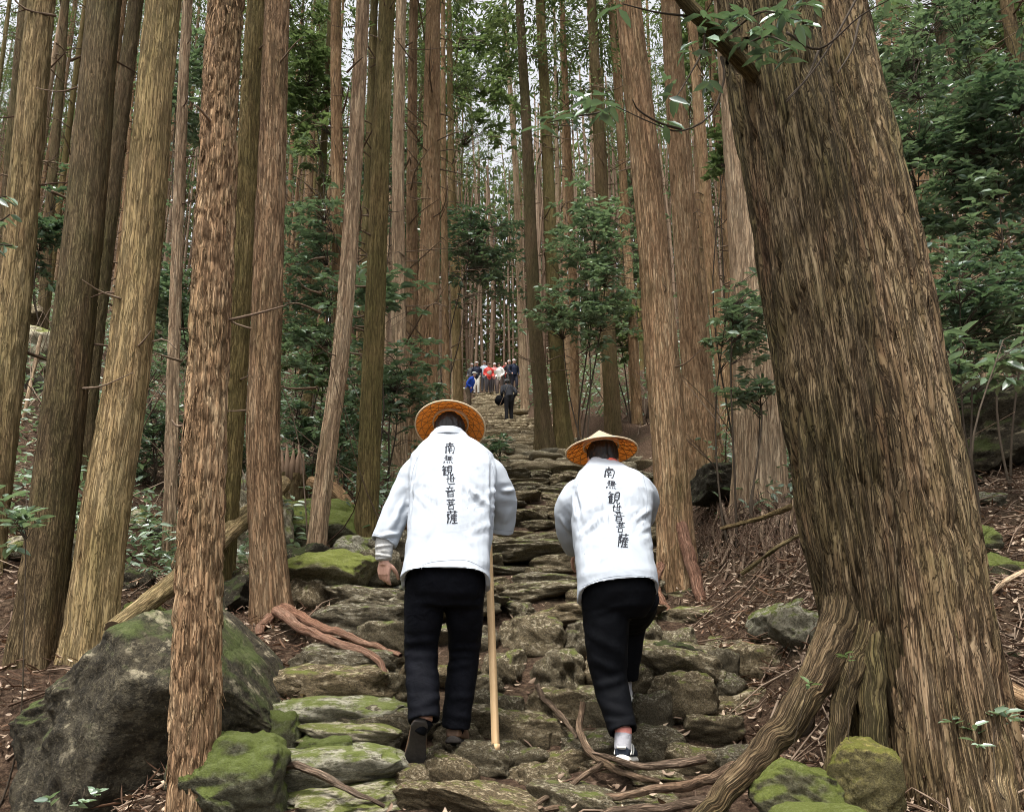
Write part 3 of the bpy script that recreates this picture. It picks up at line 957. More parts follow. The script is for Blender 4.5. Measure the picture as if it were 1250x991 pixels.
NEAR = [
 ('yellowish mossy cedar cut by the picture edge beside the boulder slope', [(-22, 690), (5, 480), (28, 250), (51, 0)], 44, None, 'bark_gold', {}),
 ('dark olive mossy cedar leaning beyond the huge boulder', [(42, 800), (66, 600), (90, 400), (110, 200), (128, 0)], 54, 5.3, 'bark_dark', {'amp': .003, 'fw': .022, 'nloose': 150}),
 ('golden brown cedar rooted on top of the huge boulder', [(112, 782), (128, 640), (152, 480), (178, 250), (200, 0)], 56, 5.35, 'bark_gold', {}),
 ('slender shaggy cedar standing in front of the huge boulder', [(237, 945), (243, 700), (255, 430), (266, 200), (277, 0)], 54, 3.72, 'bark_warm', {'nloose': 1500, 'amp': .007, 'ds': .014, 'seg': 100, 'fw': .024, 'fl': .13, 'flare': .03}),
 ('olive cedar rising right behind the slender shaggy cedar', [(268, 700), (284, 500), (298, 280), (314, 0)], 32, 6.6, 'bark_olive', {'nloose': 250}),
 ('straight red brown cedar with a bare root crossing the steps', [(334, 758), (322, 560), (326, 380), (332, 200), (339, 0)], 42, 6.0, 'bark_warm', {'flare': .12, 'nloose': 700}),
 ('thin bent cedar with a pale grey peeled foot', [(384, 682), (398, 560), (416, 430), (428, 280), (443, 0)], 23, None, 'bark_pale', {'nloose': 200, 'flare': .03}),
 ('mossy upright cedar with a dark foot beside the staff bearer', [(447, 662), (452, 520), (459, 350), (465, 180), (473, 0)], 28, 8.4, 'bark_olive', {'nloose': 200, 'flare': .04}),
 ('thin spotted cedar beside the golden brown cedar', [(206, 700), (211, 480), (217, 280), (229, 0)], 16, 7.6, 'bark_pale', {'nloose': 60, 'seg': 40, 'ds': .045, 'flare': .02}),
 ('slim brown cedar between the dark olive and golden trunks', [(95, 630), (112, 440), (138, 220), (166, 0)], 25, 8.8, 'bark_dark', {'nloose': 120, 'seg': 48, 'ds': .025}),
 ('thin reddish cedar behind the dark olive trunk', [(80, 560), (108, 330), (130, 160), (150, 0)], 15, 10.5, 'bark_warm', {'nloose': 60, 'seg': 40, 'ds': .045}),
 ('warm brown cedar with flaking root beside the bowed pilgrim', [(826, 700), (818, 560), (805, 400), (790, 220), (767, 0)], 45, 7.3, 'bark_warm', {'flare': .12, 'nloose': 700}),
 ('broad footed cedar behind the warm brown cedar', [(858, 545), (845, 400), (833, 240), (818, 0)], 36, 10.4, 'bark_warm', {'flare': .32, 'flare_len': .6, 'nloose': 400}),
 ('thick mossy footed cedar half hidden by the twin cedar', [(928, 620), (925, 500), (920, 380), (908, 180), (893, 0)], 62, 8.0, 'bark_pale', {'flare': .16, 'nloose': 500, 'flare_len': .35}),
 ('tall brown cedar behind the hat of the staff bearer', [(517, 552), (523, 400), (526, 240), (529, 0)], 29, 13.0, 'bark_warm', {'nloose': 250, 'flare': .1, 'ds': .045}),
 ('grey cedar of the dark pair above the stairway bend', [(664, 526), (652, 380), (644, 180), (634, 0)], 19, 17.5, 'bark_dark', {'nloose': 100, 'flare': .22, 'ds': .06, 'seg': 48, 'flare_len': .5}),
 ('olive cedar of the dark pair above the stairway bend', [(686, 524), (676, 380), (668, 180), (659, 0)], 20, 17.8, 'bark_olive', {'nloose': 100, 'flare': .2, 'ds': .06, 'seg': 48, 'flare_len': .5}),
 ('dark footed cedar beyond the upper steps', [(748, 512), (741, 380), (732, 180), (722, 0)], 21, 18.5, 'bark_dark', {'nloose': 100, 'flare': .12, 'ds': .06, 'seg': 48}),
 ('pinkish cedar left of the tall brown cedar', [(488, 570), (487, 400), (486, 200), (490, 0)], 20, 12.0, 'bark_pale', {'nloose': 120, 'seg': 48, 'ds': .045}),
 ('slim mottled cedar touching the pinkish cedar', [(503, 560), (503, 400), (503, 200), (505, 0)], 17, 13.6, 'bark_warm', {'nloose': 100, 'seg': 48, 'ds': .045}),
 ('reddish pole cedar rising behind the thin bent cedar', [(418, 560), (413, 300), (411, 150), (410, 0)], 19, 12.0, 'bark_warm', {'nloose': 60, 'seg': 44, 'ds': .045}),
 ('pale yellow footed cedar by the blue jacket walker', [(560, 496), (556, 380), (551, 200), (548, 0)], 13, 22.0, 'bark_gold', {'nloose': 60, 'seg': 40, 'ds': .05, 'flare': .12}),
 ('pale barkless cedar leaning over the far walkers', [(640, 470), (636, 380), (629, 200), (619, 60), (616, 0)], 11, 30, 'bark_pale', {'nloose': 0, 'seg': 32, 'ds': .08, 'flare': .1}),
 ('bright trunk rising out of the glossy thicket', [(1222, 540), (1200, 380), (1176, 240), (1147, 0)], 27, 9.5, 'bark_pale', {'nloose': 200, 'seg': 56, 'ds': .045}),
 ('shaded slim trunk at the far side of the glossy thicket', [(1330, 560), (1290, 300), (1252, 130), (1228, 0)], 22, 9.0, 'bark_dark', {'nloose': 100, 'seg': 48, 'ds': .045}),
 ('thin trunk between the twin cedar and the glossy thicket', [(1140, 500), (1105, 260), (1090, 130), (1078, 0)], 13, 12, 'bark_warm', {'nloose': 50, 'seg': 40, 'ds': .06}),
 ('slim cedar between the broad footed and mossy footed trunks', [(884, 470), (868, 320), (855, 160), (843, 0)], 19, 14.5, 'bark_warm', {'nloose': 60, 'seg': 40, 'ds': .06}),
 ('thin cedar close behind the broad footed cedar', [(898, 440), (888, 320), (876, 160), (864, 0)], 14, 17, 'bark_warm', {'nloose': 40, 'seg': 36, 'ds': .08}),
 ('thin red cedar over the dark pair', [(702, 500), (698, 300), (692, 150), (686, 0)], 12, 20, 'bark_warm', {'nloose': 40, 'seg': 36, 'ds': .08}),
 ('thin pale pole behind the dark footed cedar', [(737, 470), (731, 300), (725, 150), (718, 0)], 8, 24, 'bark_pale', {'nloose': 0, 'seg': 28, 'ds': .08}),
 ('knotty cedar over the boulder slope', [(2, 420), (8, 260), (18, 130), (30, 0)], 17, 13, 'bark_dark', {'nloose': 50, 'seg': 40, 'ds': .06}),
 ('thin cedar behind the yellowish edge trunk', [(50, 420), (62, 240), (72, 120), (80, 0)], 14, 14.5, 'bark_dark', {'nloose': 50, 'seg': 40, 'ds': .06}),
 ('mottled cedar beside the mossy upright cedar', [(440, 520), (446, 340), (452, 160), (457, 0)], 15, 14, 'bark_olive', {'nloose': 50, 'seg': 40, 'ds': .06}),
 ('slim cedar standing behind the tall brown cedar', [(545, 510), (543, 340), (541, 160), (541, 0)], 10, 19, 'bark_warm', {'nloose': 30, 'seg': 36, 'ds': .08}),
 ('slim cedar above the upper steps beside the dark footed cedar', [(778, 505), (768, 340), (757, 160), (745, 0)], 13, 19, 'bark_warm', {'nloose': 30, 'seg': 36, 'ds': .08}),
]
CED = {}
for k, (lab, pp, w, Yd, mt, kw) in enumerate(NEAR):
    CED[lab] = cedar(lab, pp, w, Yd, mt, 300 + k, **kw)

# the bare root that crosses the steps from the straight red brown cedar
def px_root(parent, rootpos, pts, r, mat='root', seed=0, seg=14, name='root', flat=1.0):
    w = []
    for (x, y, Yd) in pts:
        w.append(P(x, y, Yd) if Yd else hit(x, y))
    sp = smooth_path(w, 50)
    L = np.linalg.norm(np.diff(sp, axis=0), axis=1).sum()
    rs = np.random.RandomState(seed + 999)
    sp = sp + .012 * np.stack([perlin(sp * 9, k + seed % 7) for k in range(3)], -1)
    me, V, n_, t_ = bark_tube(sp - rootpos, r, seg, np.arange(0, L, .012), .02, .12, .003, seed, 0, mat=M[mat], name=name)
    return link(name, me, parent)

rt, bs, _, _ = CED['straight red brown cedar with a bare root crossing the steps']
px_root(rt, bs, [(338, 745, 5.85), (372, 768, 5.35), (410, 784, 5.1), (445, 795, 4.95), (464, 808, 4.85), (470, 838, 4.75)], [.04, .034, .03, .026, .022, .015], 'root_red', seed=3)
px_root(rt, bs, [(345, 742, 5.85), (390, 764, 5.45), (430, 778, 5.25), (465, 792, 5.1), (492, 800, 5.0)], [.04, .032, .027, .02, .012], 'root_red', seed=4)
px_root(rt, bs, [(330, 752, 5.85), (318, 770, 5.7), (330, 800, 5.45), (360, 815, 5.3)], [.035, .03, .025, .01], 'root_red', seed=5)
rt, bs, _, _ = CED['warm brown cedar with flaking root beside the bowed pilgrim']
px_root(rt, bs, [(832, 640, 7.15), (842, 680, 7.0), (850, 712, 6.9), (858, 740, 6.7), (862, 770, 6.5)], [.05, .06, .05, .04, .02], 'root_red', seed=6)
px_root(rt, bs, [(806, 690, 7.1), (800, 712, 6.9), (808, 735, 6.7), (822, 752, 6.5)], [.04, .035, .03, .012], 'root_red', seed=7)

# ------------------------------------------------------------------ the twin trunked cedar
def twin_cedar():
    base = P(1130, 985, 3.62)
    base[2] = Tz(base[0], base[1])
    rt = root('twin_cedar', base, 'massive twin trunked old cedar with spreading roots', 'tree')
    def stem(px_pts, ws, Y0, seed, fw, fl, amp, seg, ds, knots, flare=0, lobes=4, flare_len=.4, name='trunk', tw=0, mt='bark_hero', ref=None):
        pts, rr = [], []
        for (x, y, Yd), w in zip(px_pts, ws):
            p = P(x, y, Yd)
            pts.append(p); rr.append(w / 2 / FPX * depth_of(p))
        d = unit(pts[-1] - pts[-2])
        for f in (3., 7., 11.):
            pts.append(pts[-1] + (d + np.array([0, 0, .3])) * 3.0); rr.append(rr[-1] * .8)
        path = smooth_path(pts, 140)
        rad = np.interp(np.linspace(0, len(pts) - 1, 140), range(len(pts)), rr)
        cl = np.concatenate([[0], np.cumsum(np.linalg.norm(np.diff(path, axis=0), axis=1))])
        pyy = np.array([to_px(p)[1] for p in path])
        sv = cl[np.argmax(pyy < -60)]
        svals = np.concatenate([np.arange(0, sv, ds), np.linspace(sv, cl[-1], 14)])
        me, V, nrm, t = bark_tube(path - base, (cl, rad), seg, svals, fw, fl, amp, seed, flare, lobes, flare_len, tw, knots, M[mt], name, ref=ref)
        link(name, me, rt)
        link('loose_bark', loose_bark(V, nrm, t, 900, seed, int(sv / ds) - 1, M[mt], (.003, .009), (.05, .16), .10), rt, kind='stuff')
        return path
    # the main stem, and the fused left stem with foliage shade put into its colour
    pa = stem([(1200, 1120, 3.70), (1168, 1000, 3.70), (1146, 870, 3.74), (1122, 700, 3.80), (1084, 480, 3.86), (1041, 250, 3.93), (990, 0, 4.0)],
              [180, 158, 146, 143, 138, 128, 110], 3.8, 61, .032, .55, .013, 270, .020, [], .07, 4, .3, tw=.02)
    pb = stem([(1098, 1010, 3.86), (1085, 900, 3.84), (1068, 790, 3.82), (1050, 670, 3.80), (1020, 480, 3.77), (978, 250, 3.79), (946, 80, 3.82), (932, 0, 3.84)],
              [84, 96, 112, 126, 130, 124, 114, 108], 3.8, 62, .032, .55, .013, 240, .020, [(2.0, 3.7, .06)], 0, tw=-.015, mt='bark_hero_shade')
    px_root(rt, base, [(1056, 650, 3.82), (1036, 730, 3.74), (1012, 796, 3.68), (975, 862, 3.60), (932, 915, 3.54), (890, 960, 3.46), (845, 1016, 3.36)], [.10, .10, .085, .068, .056, .047, .036], 'bark_hero_shade', 63, 70)
    px_root(rt, base, [(1075, 700, 3.74), (1052, 780, 3.68), (1030, 850, 3.62), (1020, 920, 3.55), (1012, 1000, 3.46)], [.08, .075, .05, .035, .03], 'bark_hero_shade', 68, 50)
    px_root(rt, base, [(1060, 640, 3.78), (1062, 780, 3.66), (1066, 880, 3.6), (1075, 980, 3.52)], [.05, .06, .055, .05], 'bark_hero_shade', 64, 50)
    px_root(rt, base, [(1150, 700, 3.75), (1180, 820, 3.66), (1205, 910, 3.56), (1225, 1010, 3.45)], [.09, .10, .085, .07], 'bark_hero', 65, 70)
    px_root(rt, base, [(1120, 520, 3.95), (1152, 660, 3.98), (1185, 770, 3.95), (1215, 860, 3.88), (1240, 930, 3.8)], [.08, .12, .11, .09, .06], 'bark_hero', 66, 70)
    px_root(rt, base, [(985, 800, 3.9), (990, 880, 3.75), (960, 900, 3.7)], [.02, .02, .01], 'root', 67, 12)
    for k, (pts, r) in enumerate([
        ([(900, 935, 3.6), (850, 955, 3.75), (790, 965, 3.85), (730, 975, 3.9), (660, 990, 3.85)], [.05, .04, .035, .03, .02]),
        ([(880, 975, 3.55), (820, 985, 3.65), (750, 990, 3.65), (690, 1005, 3.6)], [.045, .04, .03, .02]),
        ([(860, 925, 3.95), (800, 935, 4.0), (760, 930, 4.05), (720, 915, 4.1)], [.04, .035, .03, .015]),
        ([(712, 858, 4.42), (708, 885, 4.34), (716, 910, 4.24), (735, 928, 4.15), (770, 945, 4.05), (810, 955, 4.0)], [.03, .034, .036, .034, .03, .02]),
        ([(735, 930, 4.1), (700, 955, 4.0), (665, 975, 3.9), (640, 992, 3.8)], [.02, .025, .022, .015]),
        ([(655, 838, 4.72), (668, 858, 4.6), (690, 880, 4.45), (705, 900, 4.3)], [.03, .03, .025, .015]),
        ([(490, 960, 3.95), (520, 968, 3.9), (560, 972, 3.9), (590, 968, 3.9)], [.025, .03, .028, .015]),
        ([(340, 940, 3.9), (370, 935, 3.85), (410, 958, 3.8), (450, 975, 3.75), (470, 985, 3.75)], [.03, .035, .03, .025, .012])]):
        px_root(rt, base, pts, [q * .48 for q in r], 'root', 80 + k, 18)
    link('crown', CROWNS[0], rt, tuple(pa[-1] - base - [0, 0, 6]), (0, 0, 1), (1.3, 1.3, 1.1))
    TREE_XY.append((base[0], base[1]))
    return rt, base
TWIN, TWIN_B = twin_cedar()

# ------------------------------------------------------------------ the stand behind
TR_VAR = []
for k, mt in enumerate(['bark_warm', 'bark_pale', 'bark_dark', 'bark_warm', 'bark_olive', 'bark_warm']):
    r_ = .17
    path = smooth_path([(0, 0, -.4), (trs.normal(0, .05), trs.normal(0, .05), 5), (trs.normal(0, .1), trs.normal(0, .1), 11), (0, 0, 18)], 60)
    me, *_ = bark_tube(path, ([0, 18], [r_, r_ * .4]), 20, np.concatenate([np.arange(0, 2, .08), np.arange(2, 18.4, .16)]), .05, .4, .008, 500 + k, .12, 5, .35, mat=M[mt])
    TR_VAR.append(me)
count = 0
frs = np.random.RandomState(77)
tries = 0
XY = list(TREE_XY)
while count < 260 and tries < 30000:
    tries += 1
    y = 11 + 50 * frs.rand() ** .7
    x = frs.uniform(-.82, .82) * y
    e = abs(x - path_x(y)) - path_w(y)
    if e < (.6 if y < 43 else -9): continue
    md = 1.25 if y < 30 else 1.6
    if min((x - a) ** 2 + (y - b) ** 2 for a, b in XY) < md ** 2: continue
    px, _ = to_px(np.array([x, y, Tz(x, y) + 4]))
    if y < 17 and (540 < px < 800): continue
    if y < 15 and frs.rand() < .5: continue
    if 28 < y < 43 and 565 < px < 650: continue
    XY.append((x, y))
    sc = frs.uniform(.4, .8) if y < 30 else frs.uniform(.35, .75)
    v = frs.randint(6)
    z = Tz(x, y)
    kind = ['red brown', 'pale', 'dark', 'brown', 'olive', 'warm brown'][v]
    far = y > 30
    rt = root('cedar_tree', (x, y, z), ('thin %s cedar in the crowded stand high up the slope' if far else 'slim %s cedar in the stand on the middle slope') % kind, 'tree', 'crowded cedars up the slope' if far else 'cedars on the middle slope')
    lean = (frs.normal(0, .012), frs.normal(0, .012), frs.rand() * 6)
    hs = frs.uniform(.8, 1.15)
    link('trunk', TR_VAR[v], rt, (0, 0, 0), lean, (sc, sc, hs))
    link('deadwood', DEADWOOD[frs.randint(5)], rt, (0, 0, 0), lean, (1, 1, hs), kind='stuff')
    link('crown', CROWNS[frs.randint(4)], rt, (0, 0, 10.2 * hs), lean, (frs.uniform(.8, 1.05),) * 2 + (hs,))
    count += 1
for lab in list(CED)[1:3]:
    pass
for k, lab in enumerate(CED):
    rt, bs, path, V = CED[lab]
    if k in (0, 6, 7, 8, 9, 10, 14, 15, 16, 17, 18, 19, 20, 21, 23, 24, 25, 26, 27, 28, 30, 31, 32, 33, 34):
        link('deadwood', (DEADNEAR[k % 3] if k < 14 else DEADWOOD[k % 5]), rt, (0, 0, 0), (0, 0, k * 1.3), kind='stuff')

# a far wooded rise that closes the view between the trunks
def far_woods():
    rs = np.random.RandomState(5)
    n = 80000
    y = rs.uniform(52, 74, n)
    x = rs.uniform(-.8, .8, n) * y
    zz = T(x, y) + 17 * rs.rand(n) ** 1.05 + .1
    keep = perlin(np.stack([x * .25, y * .25, zz * .25], -1), 3) > -.45
    x, y, zz = x[keep], y[keep], zz[keep]
    n = len(x)
    L = rs.uniform(.35, .75, n)
    link('forest', leaf_mesh('forest', np.stack([x, y, zz], -1), rs.normal(size=(n, 3)) + [0, 0, -.3], rs.normal(0, .6, (n, 3)) + [0, -.6, .8], L, L * .4, M['needle'], 4),
         kind='stuff', label='far green wood closing the slope behind the cedars', cat='forest')
far_woods()
def far_trunks():
    rs = np.random.RandomState(15)
    mb = MB()
    for k in range(760):
        y = rs.uniform(41, 66)
        x = rs.uniform(-.75, .75) * y
        if y < 43 and abs(x - path_x(y)) < 2: continue
        z = Tz(x, y)
        H = rs.uniform(11, 19); r = rs.uniform(.05, .13)
        mb.tube(smooth_path([(x, y, z - .3), (x + rs.normal(0, .15), y, z + H * .5), (x + rs.normal(0, .3), y, z + H)], 6), np.linspace(r, r * .5, 6), 6, False, rs.rand())
        for b in range(7):
            zz = z + rs.uniform(1.5, H * .8); L = rs.uniform(.4, 2.0); az = rs.rand() * 6.28
            p = np.array([x, y, zz])
            mb.tube([p, p + [math.cos(az) * L * .5, math.sin(az) * L * .5, rs.uniform(-.1, .2)], p + [math.cos(az) * L, math.sin(az) * L, rs.uniform(-.3, .6)]], [.03, .022, .01], 3, False, rs.rand())
    link('far_trunks', mb.mesh('far_trunks', M['far_bark']), kind='stuff', label='crowd of distant thin trunks and bare branches closing the slope', cat='forest')
M['far_bark'] = mat_twig('far_bark', (.13, .085, .055), (.36, .26, .18))
far_trunks()

# ------------------------------------------------------------------ understory
def px_shrub(name, label, base, cpx, rpx, Y, ncl, ll, **kw):
    c = P(cpx[0], cpx[1], Y)
    s = depth_of(c) / FPX
    b = P(base[0], base[1], Y)
    b[2] = Tz(b[0], Y)
    return shrub(name, label, b, c, (rpx[0] * s, kw.pop('dy', rpx[0] * s * .8), rpx[1] * s), ncl, ll, **kw)
SH = [
 ('glossy shrub filling the gap beside the straight red brown cedar', (372, 620), (378, 520), (48, 90), 10.2, 210, .10, {}),
 ('tall shrub rising above the gap beside the straight red brown cedar', (380, 580), (378, 330), (42, 150), 11.5, 260, .11, {}),
 ('yellow green shrub lit behind the thin bent cedar', (385, 560), (385, 430), (36, 40), 13, 130, .12, {'mat': 'leaf_bright'}),
 ('broad leaved shrub beside the hat of the staff bearer', (470, 600), (485, 478), (56, 48), 10.8, 210, .10, {}),
 ('small shrub with drooping white backed leaves', (455, 600), (455, 360), (38, 26), 10.0, 60, .13, {}),
 ('dark feathery sapling hanging over the far walkers', (530, 480), (588, 305), (44, 55), 20, 330, .14, {'mat': 'leaf_dark'}),
 ('dark bushy sapling beside the upper steps', (706, 510), (728, 320), (52, 78), 16.5, 420, .13, {'mat': 'leaf'}),
 ('lower bushy sapling above the upper steps', (712, 512), (700, 385), (48, 30), 16.0, 160, .12, {}),
 ('bright shrub behind the dark bushy sapling', (770, 500), (752, 385), (30, 45), 19, 120, .15, {'mat': 'leaf_bright'}),
 ('leafy shrub covering the mossy footed cedar', (890, 560), (912, 385), (44, 42), 7.2, 150, .075, {}),
 ('spray of leaves low on the mossy footed cedar', (915, 600), (922, 478), (32, 18), 7.3, 40, .075, {}),
 ('small bright sapling against the mossy footed cedar', (900, 560), (884, 190), (22, 40), 9.2, 70, .09, {'mat': 'leaf_bright'}),
 ('dense glossy thicket tree beside the twin cedar', (1130, 560), (1135, 250), (75, 150), 7.4, 620, .085, {'mat': 'leaf'}),
 ('dense dark thicket tree in the corner', (1225, 560), (1220, 180), (75, 170), 7.0, 620, .085, {'mat': 'leaf_dark'}),
 ('thicket tree spreading above the twin cedar', (1120, 480), (1120, 70), (70, 90), 9.5, 380, .10, {'mat': 'leaf'}),
 ('thicket tree with yellowish lit crown', (1190, 480), (1200, 40), (80, 80), 10.5, 300, .12, {'mat': 'leaf_bright'}),
 ('dark shrub under the thicket trees', (1180, 560), (1190, 375), (75, 60), 6.2, 330, .075, {'mat': 'leaf_dark'}),
 ('big leaved sapling beside the dark mossy boulder', (1180, 640), (1198, 442), (58, 30), 4.9, 34, .105, {'mat': 'leaf', 'per': 9}),
 ('teal shrub behind the thin spotted cedar', (212, 560), (208, 355), (34, 40), 9.8, 120, .10, {}),
 ('shrub beside the golden trunk on the slope', (250, 520), (225, 400), (60, 40), 12, 170, .12, {}),
 ('ground shrub behind the horizontal poles', (180, 620), (185, 530), (30, 70), 9.4, 190, .07, {}),
 ('ground shrub between the front cedars', (290, 640), (285, 560), (40, 60), 9.6, 200, .07, {}),
 ('green spray behind the dark olive trunk', (62, 440), (65, 290), (24, 60), 13, 130, .11, {'mat': 'leaf_dark'}),
 ('upper leafy sapling behind the spotted cedar', (245, 420), (240, 110), (50, 100), 14, 300, .13, {'mat': 'leaf'}),
 ('leafy tree crown behind the straight cedar', (380, 480), (375, 90), (40, 110), 16, 280, .15, {'mat': 'leaf_bright'}),
 ('pale green tree over the far steps', (545, 468), (590, 90), (50, 90), 27, 320, .22, {'mat': 'leaf_bright'}),
 ('low shrub behind the thin bent cedar foot', (420, 610), (425, 520), (30, 60), 11.0, 150, .08, {}),
 ('little shrub by the upper step edge', (612, 560), (608, 548), (14, 16), 12, 30, .08, {'mat': 'leaf_dark'}),
 ('shrub between upper cedars', (790, 470), (785, 300), (26, 90), 20, 170, .15, {}),
 ('leafy sapling between upper left cedars', (440, 500), (470, 210), (40, 90), 18, 220, .16, {}),
 ('leafy shrub high behind the wide footed cedar', (880, 420), (870, 60), (40, 80), 17, 180, .15, {'mat': 'leaf_bright'}),
]
for k, (lab, b, c, r, Yd, n, ll, kw) in enumerate(SH):
    px_shrub('shrub', lab, b, c, r, Yd, n, ll, seed=1000 + k, cat='shrub', group='evergreen undergrowth', r0=.008 + .0008 * Yd, **kw)

# young plants close by
px_shrub('sapling', 'young sapling with pale leaves below the dark olive cedar', (22, 800), (22, 625), (30, 30), 4.5, 16, .075, seed=1101, cat='sapling', nstem=1, r0=.008, per=7)
px_shrub('sapling', 'small plant with teal leaves in front of the huge boulder', (82, 1000), (88, 972), (26, 12), 3.55, 5, .05, seed=1102, cat='plant', nstem=2, r0=.004, per=6)
px_shrub('sapling', 'tiny seedling with bright leaves before the root hollow', (984, 900), (982, 836), (12, 5), 3.45, 2, .035, seed=1103, cat='plant', nstem=1, r0=.003, per=5, mat='leaf_bright')
px_shrub('sapling', 'ivy like plant at the side of the twin cedar', (1215, 930), (1210, 895), (36, 26), 3.45, 12, .045, seed=1104, cat='plant', nstem=3, r0=.004, per=6)
px_shrub('sapling', 'tiny yellow green fern beside the root hollow', (1040, 880), (1035, 800), (8, 8), 3.5, 3, .03, seed=1105, cat='plant', nstem=1, r0=.003, per=5, mat='leaf_bright')

# dark broadleaf bough arching over the path
def bough():
    Y0 = 3.45
    base = P(905, 90, 3.62)
    rt = root('leafy_bough', base, 'dark leafy bough springing from the twin cedar over the path', 'branch')
    main = [P(950, 130, 3.84), P(920, 92, 3.66), P(885, 55, 3.5), P(845, 12, 3.4), P(800, -40, 3.28)]
    me, *_ = bark_tube(smooth_path(main, 24) - base, [.06, .046, .04, .034, .03], 24, np.arange(0, 1.1, .015), .02, .12, .003, 95, mat=M['bark_dark'], name='limb')
    link('limb', me, rt)
    tw = [[(862, 25), (858, 60), (840, 95), (826, 118)], [(880, 70), (884, 95), (868, 140), (832, 160), (800, 152), (752, 130)],
          [(752, 130), (730, 138), (705, 142), (668, 150)], [(832, 158), (805, 150), (780, 135), (772, 122)], [(840, 20), (800, 15), (760, 5)],
          [(900, 60), (935, 45), (965, 55)], [(885, 45), (930, 15), (975, 25)], [(960, 40), (1000, 60), (1050, 20), (1095, -5)],
          [(1000, 60), (985, 95), (960, 125)], [(1050, 20), (1040, 60), (1022, 90)], [(1050, -10), (1020, 45), (990, 90), (960, 122)]]
    lp, ld = [], []
    r = np.random.RandomState(8)
    for k, t in enumerate(tw):
        yy = np.linspace(3.45, 3.25, len(t)) + r.uniform(-.05, .05)
        sp = smooth_path([P(x, y, Yd) for (x, y), Yd in zip(t, yy)], 16)
        m = MB(); m.tube(sp - base, np.linspace(.007, .0025, 16), 5)
        link('twig', m.mesh('twig', M['stem']), rt)
    spots = [(662, 155, 5), (690, 142, 6), (705, 146, 4), (722, 120, 8), (730, 135, 6), (742, 128, 4), (826, 120, 5), (818, 100, 4), (760, 5, 5), (815, 150, 3), (866, 98, 4), (862, 20, 8),
             (905, 20, 14), (930, 35, 14), (950, 15, 12), (930, 65, 10), (965, 55, 8), (975, 25, 8), (985, 5, 6), (1090, 0, 4), (890, 35, 8), (860, 45, 6), (840, 60, 4), (955, 75, 5), (910, 50, 8)]
    for (x, y, n) in spots:
        for q in range(n):
            c = P(x + r.normal(0, 5), y + r.normal(0, 4), 3.35 + r.uniform(-.12, .08))
            az = r.rand() * 6.28
            lp.append(c); ld.append([math.cos(az), .5 * math.sin(az), r.uniform(-.6, .15)])
    n = len(lp)
    L = r.uniform(.07, .125, n)
    link('foliage', leaf_mesh('foliage', np.array(lp) - base, np.array(ld), np.array([0, -.35, 1]) + r.normal(0, .4, (n, 3)), L, L * .36, M['leaf_dark'], 9), rt)
bough()
def edge_spray():
    base = P(-40, 330, 3.4)
    rt = root('leafy_bough', base, 'leafy twig poking in before the yellowish edge trunk', 'branch')
    mb = MB(); r = np.random.RandomState(3)
    lp, ld = [], []
    for t in ([(-60, 330), (-20, 300), (15, 300)], [(-40, 320), (-10, 280), (12, 262)], [(-50, 260), (-20, 245), (8, 240)]):
        sp = smooth_path([P(x, y, 3.4) for x, y in t], 8); mb.tube(sp - base, .004, 4)
        for q in range(5):
            lp.append(sp[4 + q % 4]); ld.append([r.uniform(.2, 1), r.uniform(-.5, .5), r.uniform(-.5, .1)])
    n = len(lp); L = r.uniform(.06, .1, n)
    link('twig', mb.mesh('twig', M['stem']), rt)
    link('foliage', leaf_mesh('foliage', np.array(lp) - base, np.array(ld), np.array([0, 0, 1]) + r.normal(0, .3, (n, 3)), L, L * .38, M['leaf'], 2), rt)
edge_spray()

# ------------------------------------------------------------------ logs and deadfall
def log(name, label, pts, r, mat, seed, seg=28, cat='log', fw=.03):
    w = np.array([P(*p) for p in pts])
    sp = smooth_path(w, 40); base = w[0].copy()
    L = np.linalg.norm(np.diff(sp, axis=0), axis=1).sum()
    rt = root(name, base, label, cat)
    me, V, n_, t_ = bark_tube(sp - base, r, seg, np.arange(0, L, .02), fw, .25, .005, seed, mat=M[mat], name='trunk')
    link('trunk', me, rt)
    for e in (0, -1):
        ring = V[e]; c = ring.mean(0)
        tri = [(k, (k + 1) % seg, seg) if e else ((k + 1) % seg, k, seg) for k in range(seg)]
        link('cut_end', mesh_np('cut_end', np.vstack([ring, c]), None, tri, mat=M['deadwood']), rt)
    return rt
log('fallen_log', 'pale splintered log lying diagonally across the huge boulder', [(138, 768, 4.95), (215, 708, 5.6), (285, 645, 6.6), (345, 590, 8.0)], [.055, .07, .08, .085], 'bark_gold', 71)
log('fallen_pole', 'reddish pole lying level behind the leaning trunks', [(70, 627, 8.6), (205, 631, 8.7), (330, 634, 8.8)], [.035, .03, .025], 'bark_warm', 72, 14)
log('fallen_pole', 'thin pale pole lying just below the reddish pole', [(75, 655, 8.3), (205, 643, 8.4), (340, 650, 8.4)], [.022, .02, .018], 'bark_pale', 73, 12)
log('fallen_log', 'mossy log lying behind the leaning pale trunk', [(380, 590, 9.6), (410, 600, 9.4), (440, 640, 9.0)], [.09, .08, .05], 'bark_warm', 74)
log('fallen_branch', 'thick branch lying in the litter before the mossy footed cedar', [(880, 645, 7.0), (930, 632, 6.6), (985, 610, 6.2)], [.014, .017, .02], 'bark_dark', 75, 10, 'branch')
log('fallen_branch', 'red brown log end in the litter beside the twin cedar', [(1210, 830, 4.0), (1240, 850, 3.9), (1290, 880, 3.8)], [.045, .05, .05], 'bark_warm', 76, 16, 'branch')
log('fallen_branch', 'long stick lying up the bank toward the twin cedar', [(905, 700, 5.5), (950, 668, 5.3), (1000, 640, 5.1)], [.009, .010, .009], 'bark_dark', 77, 8, 'branch')
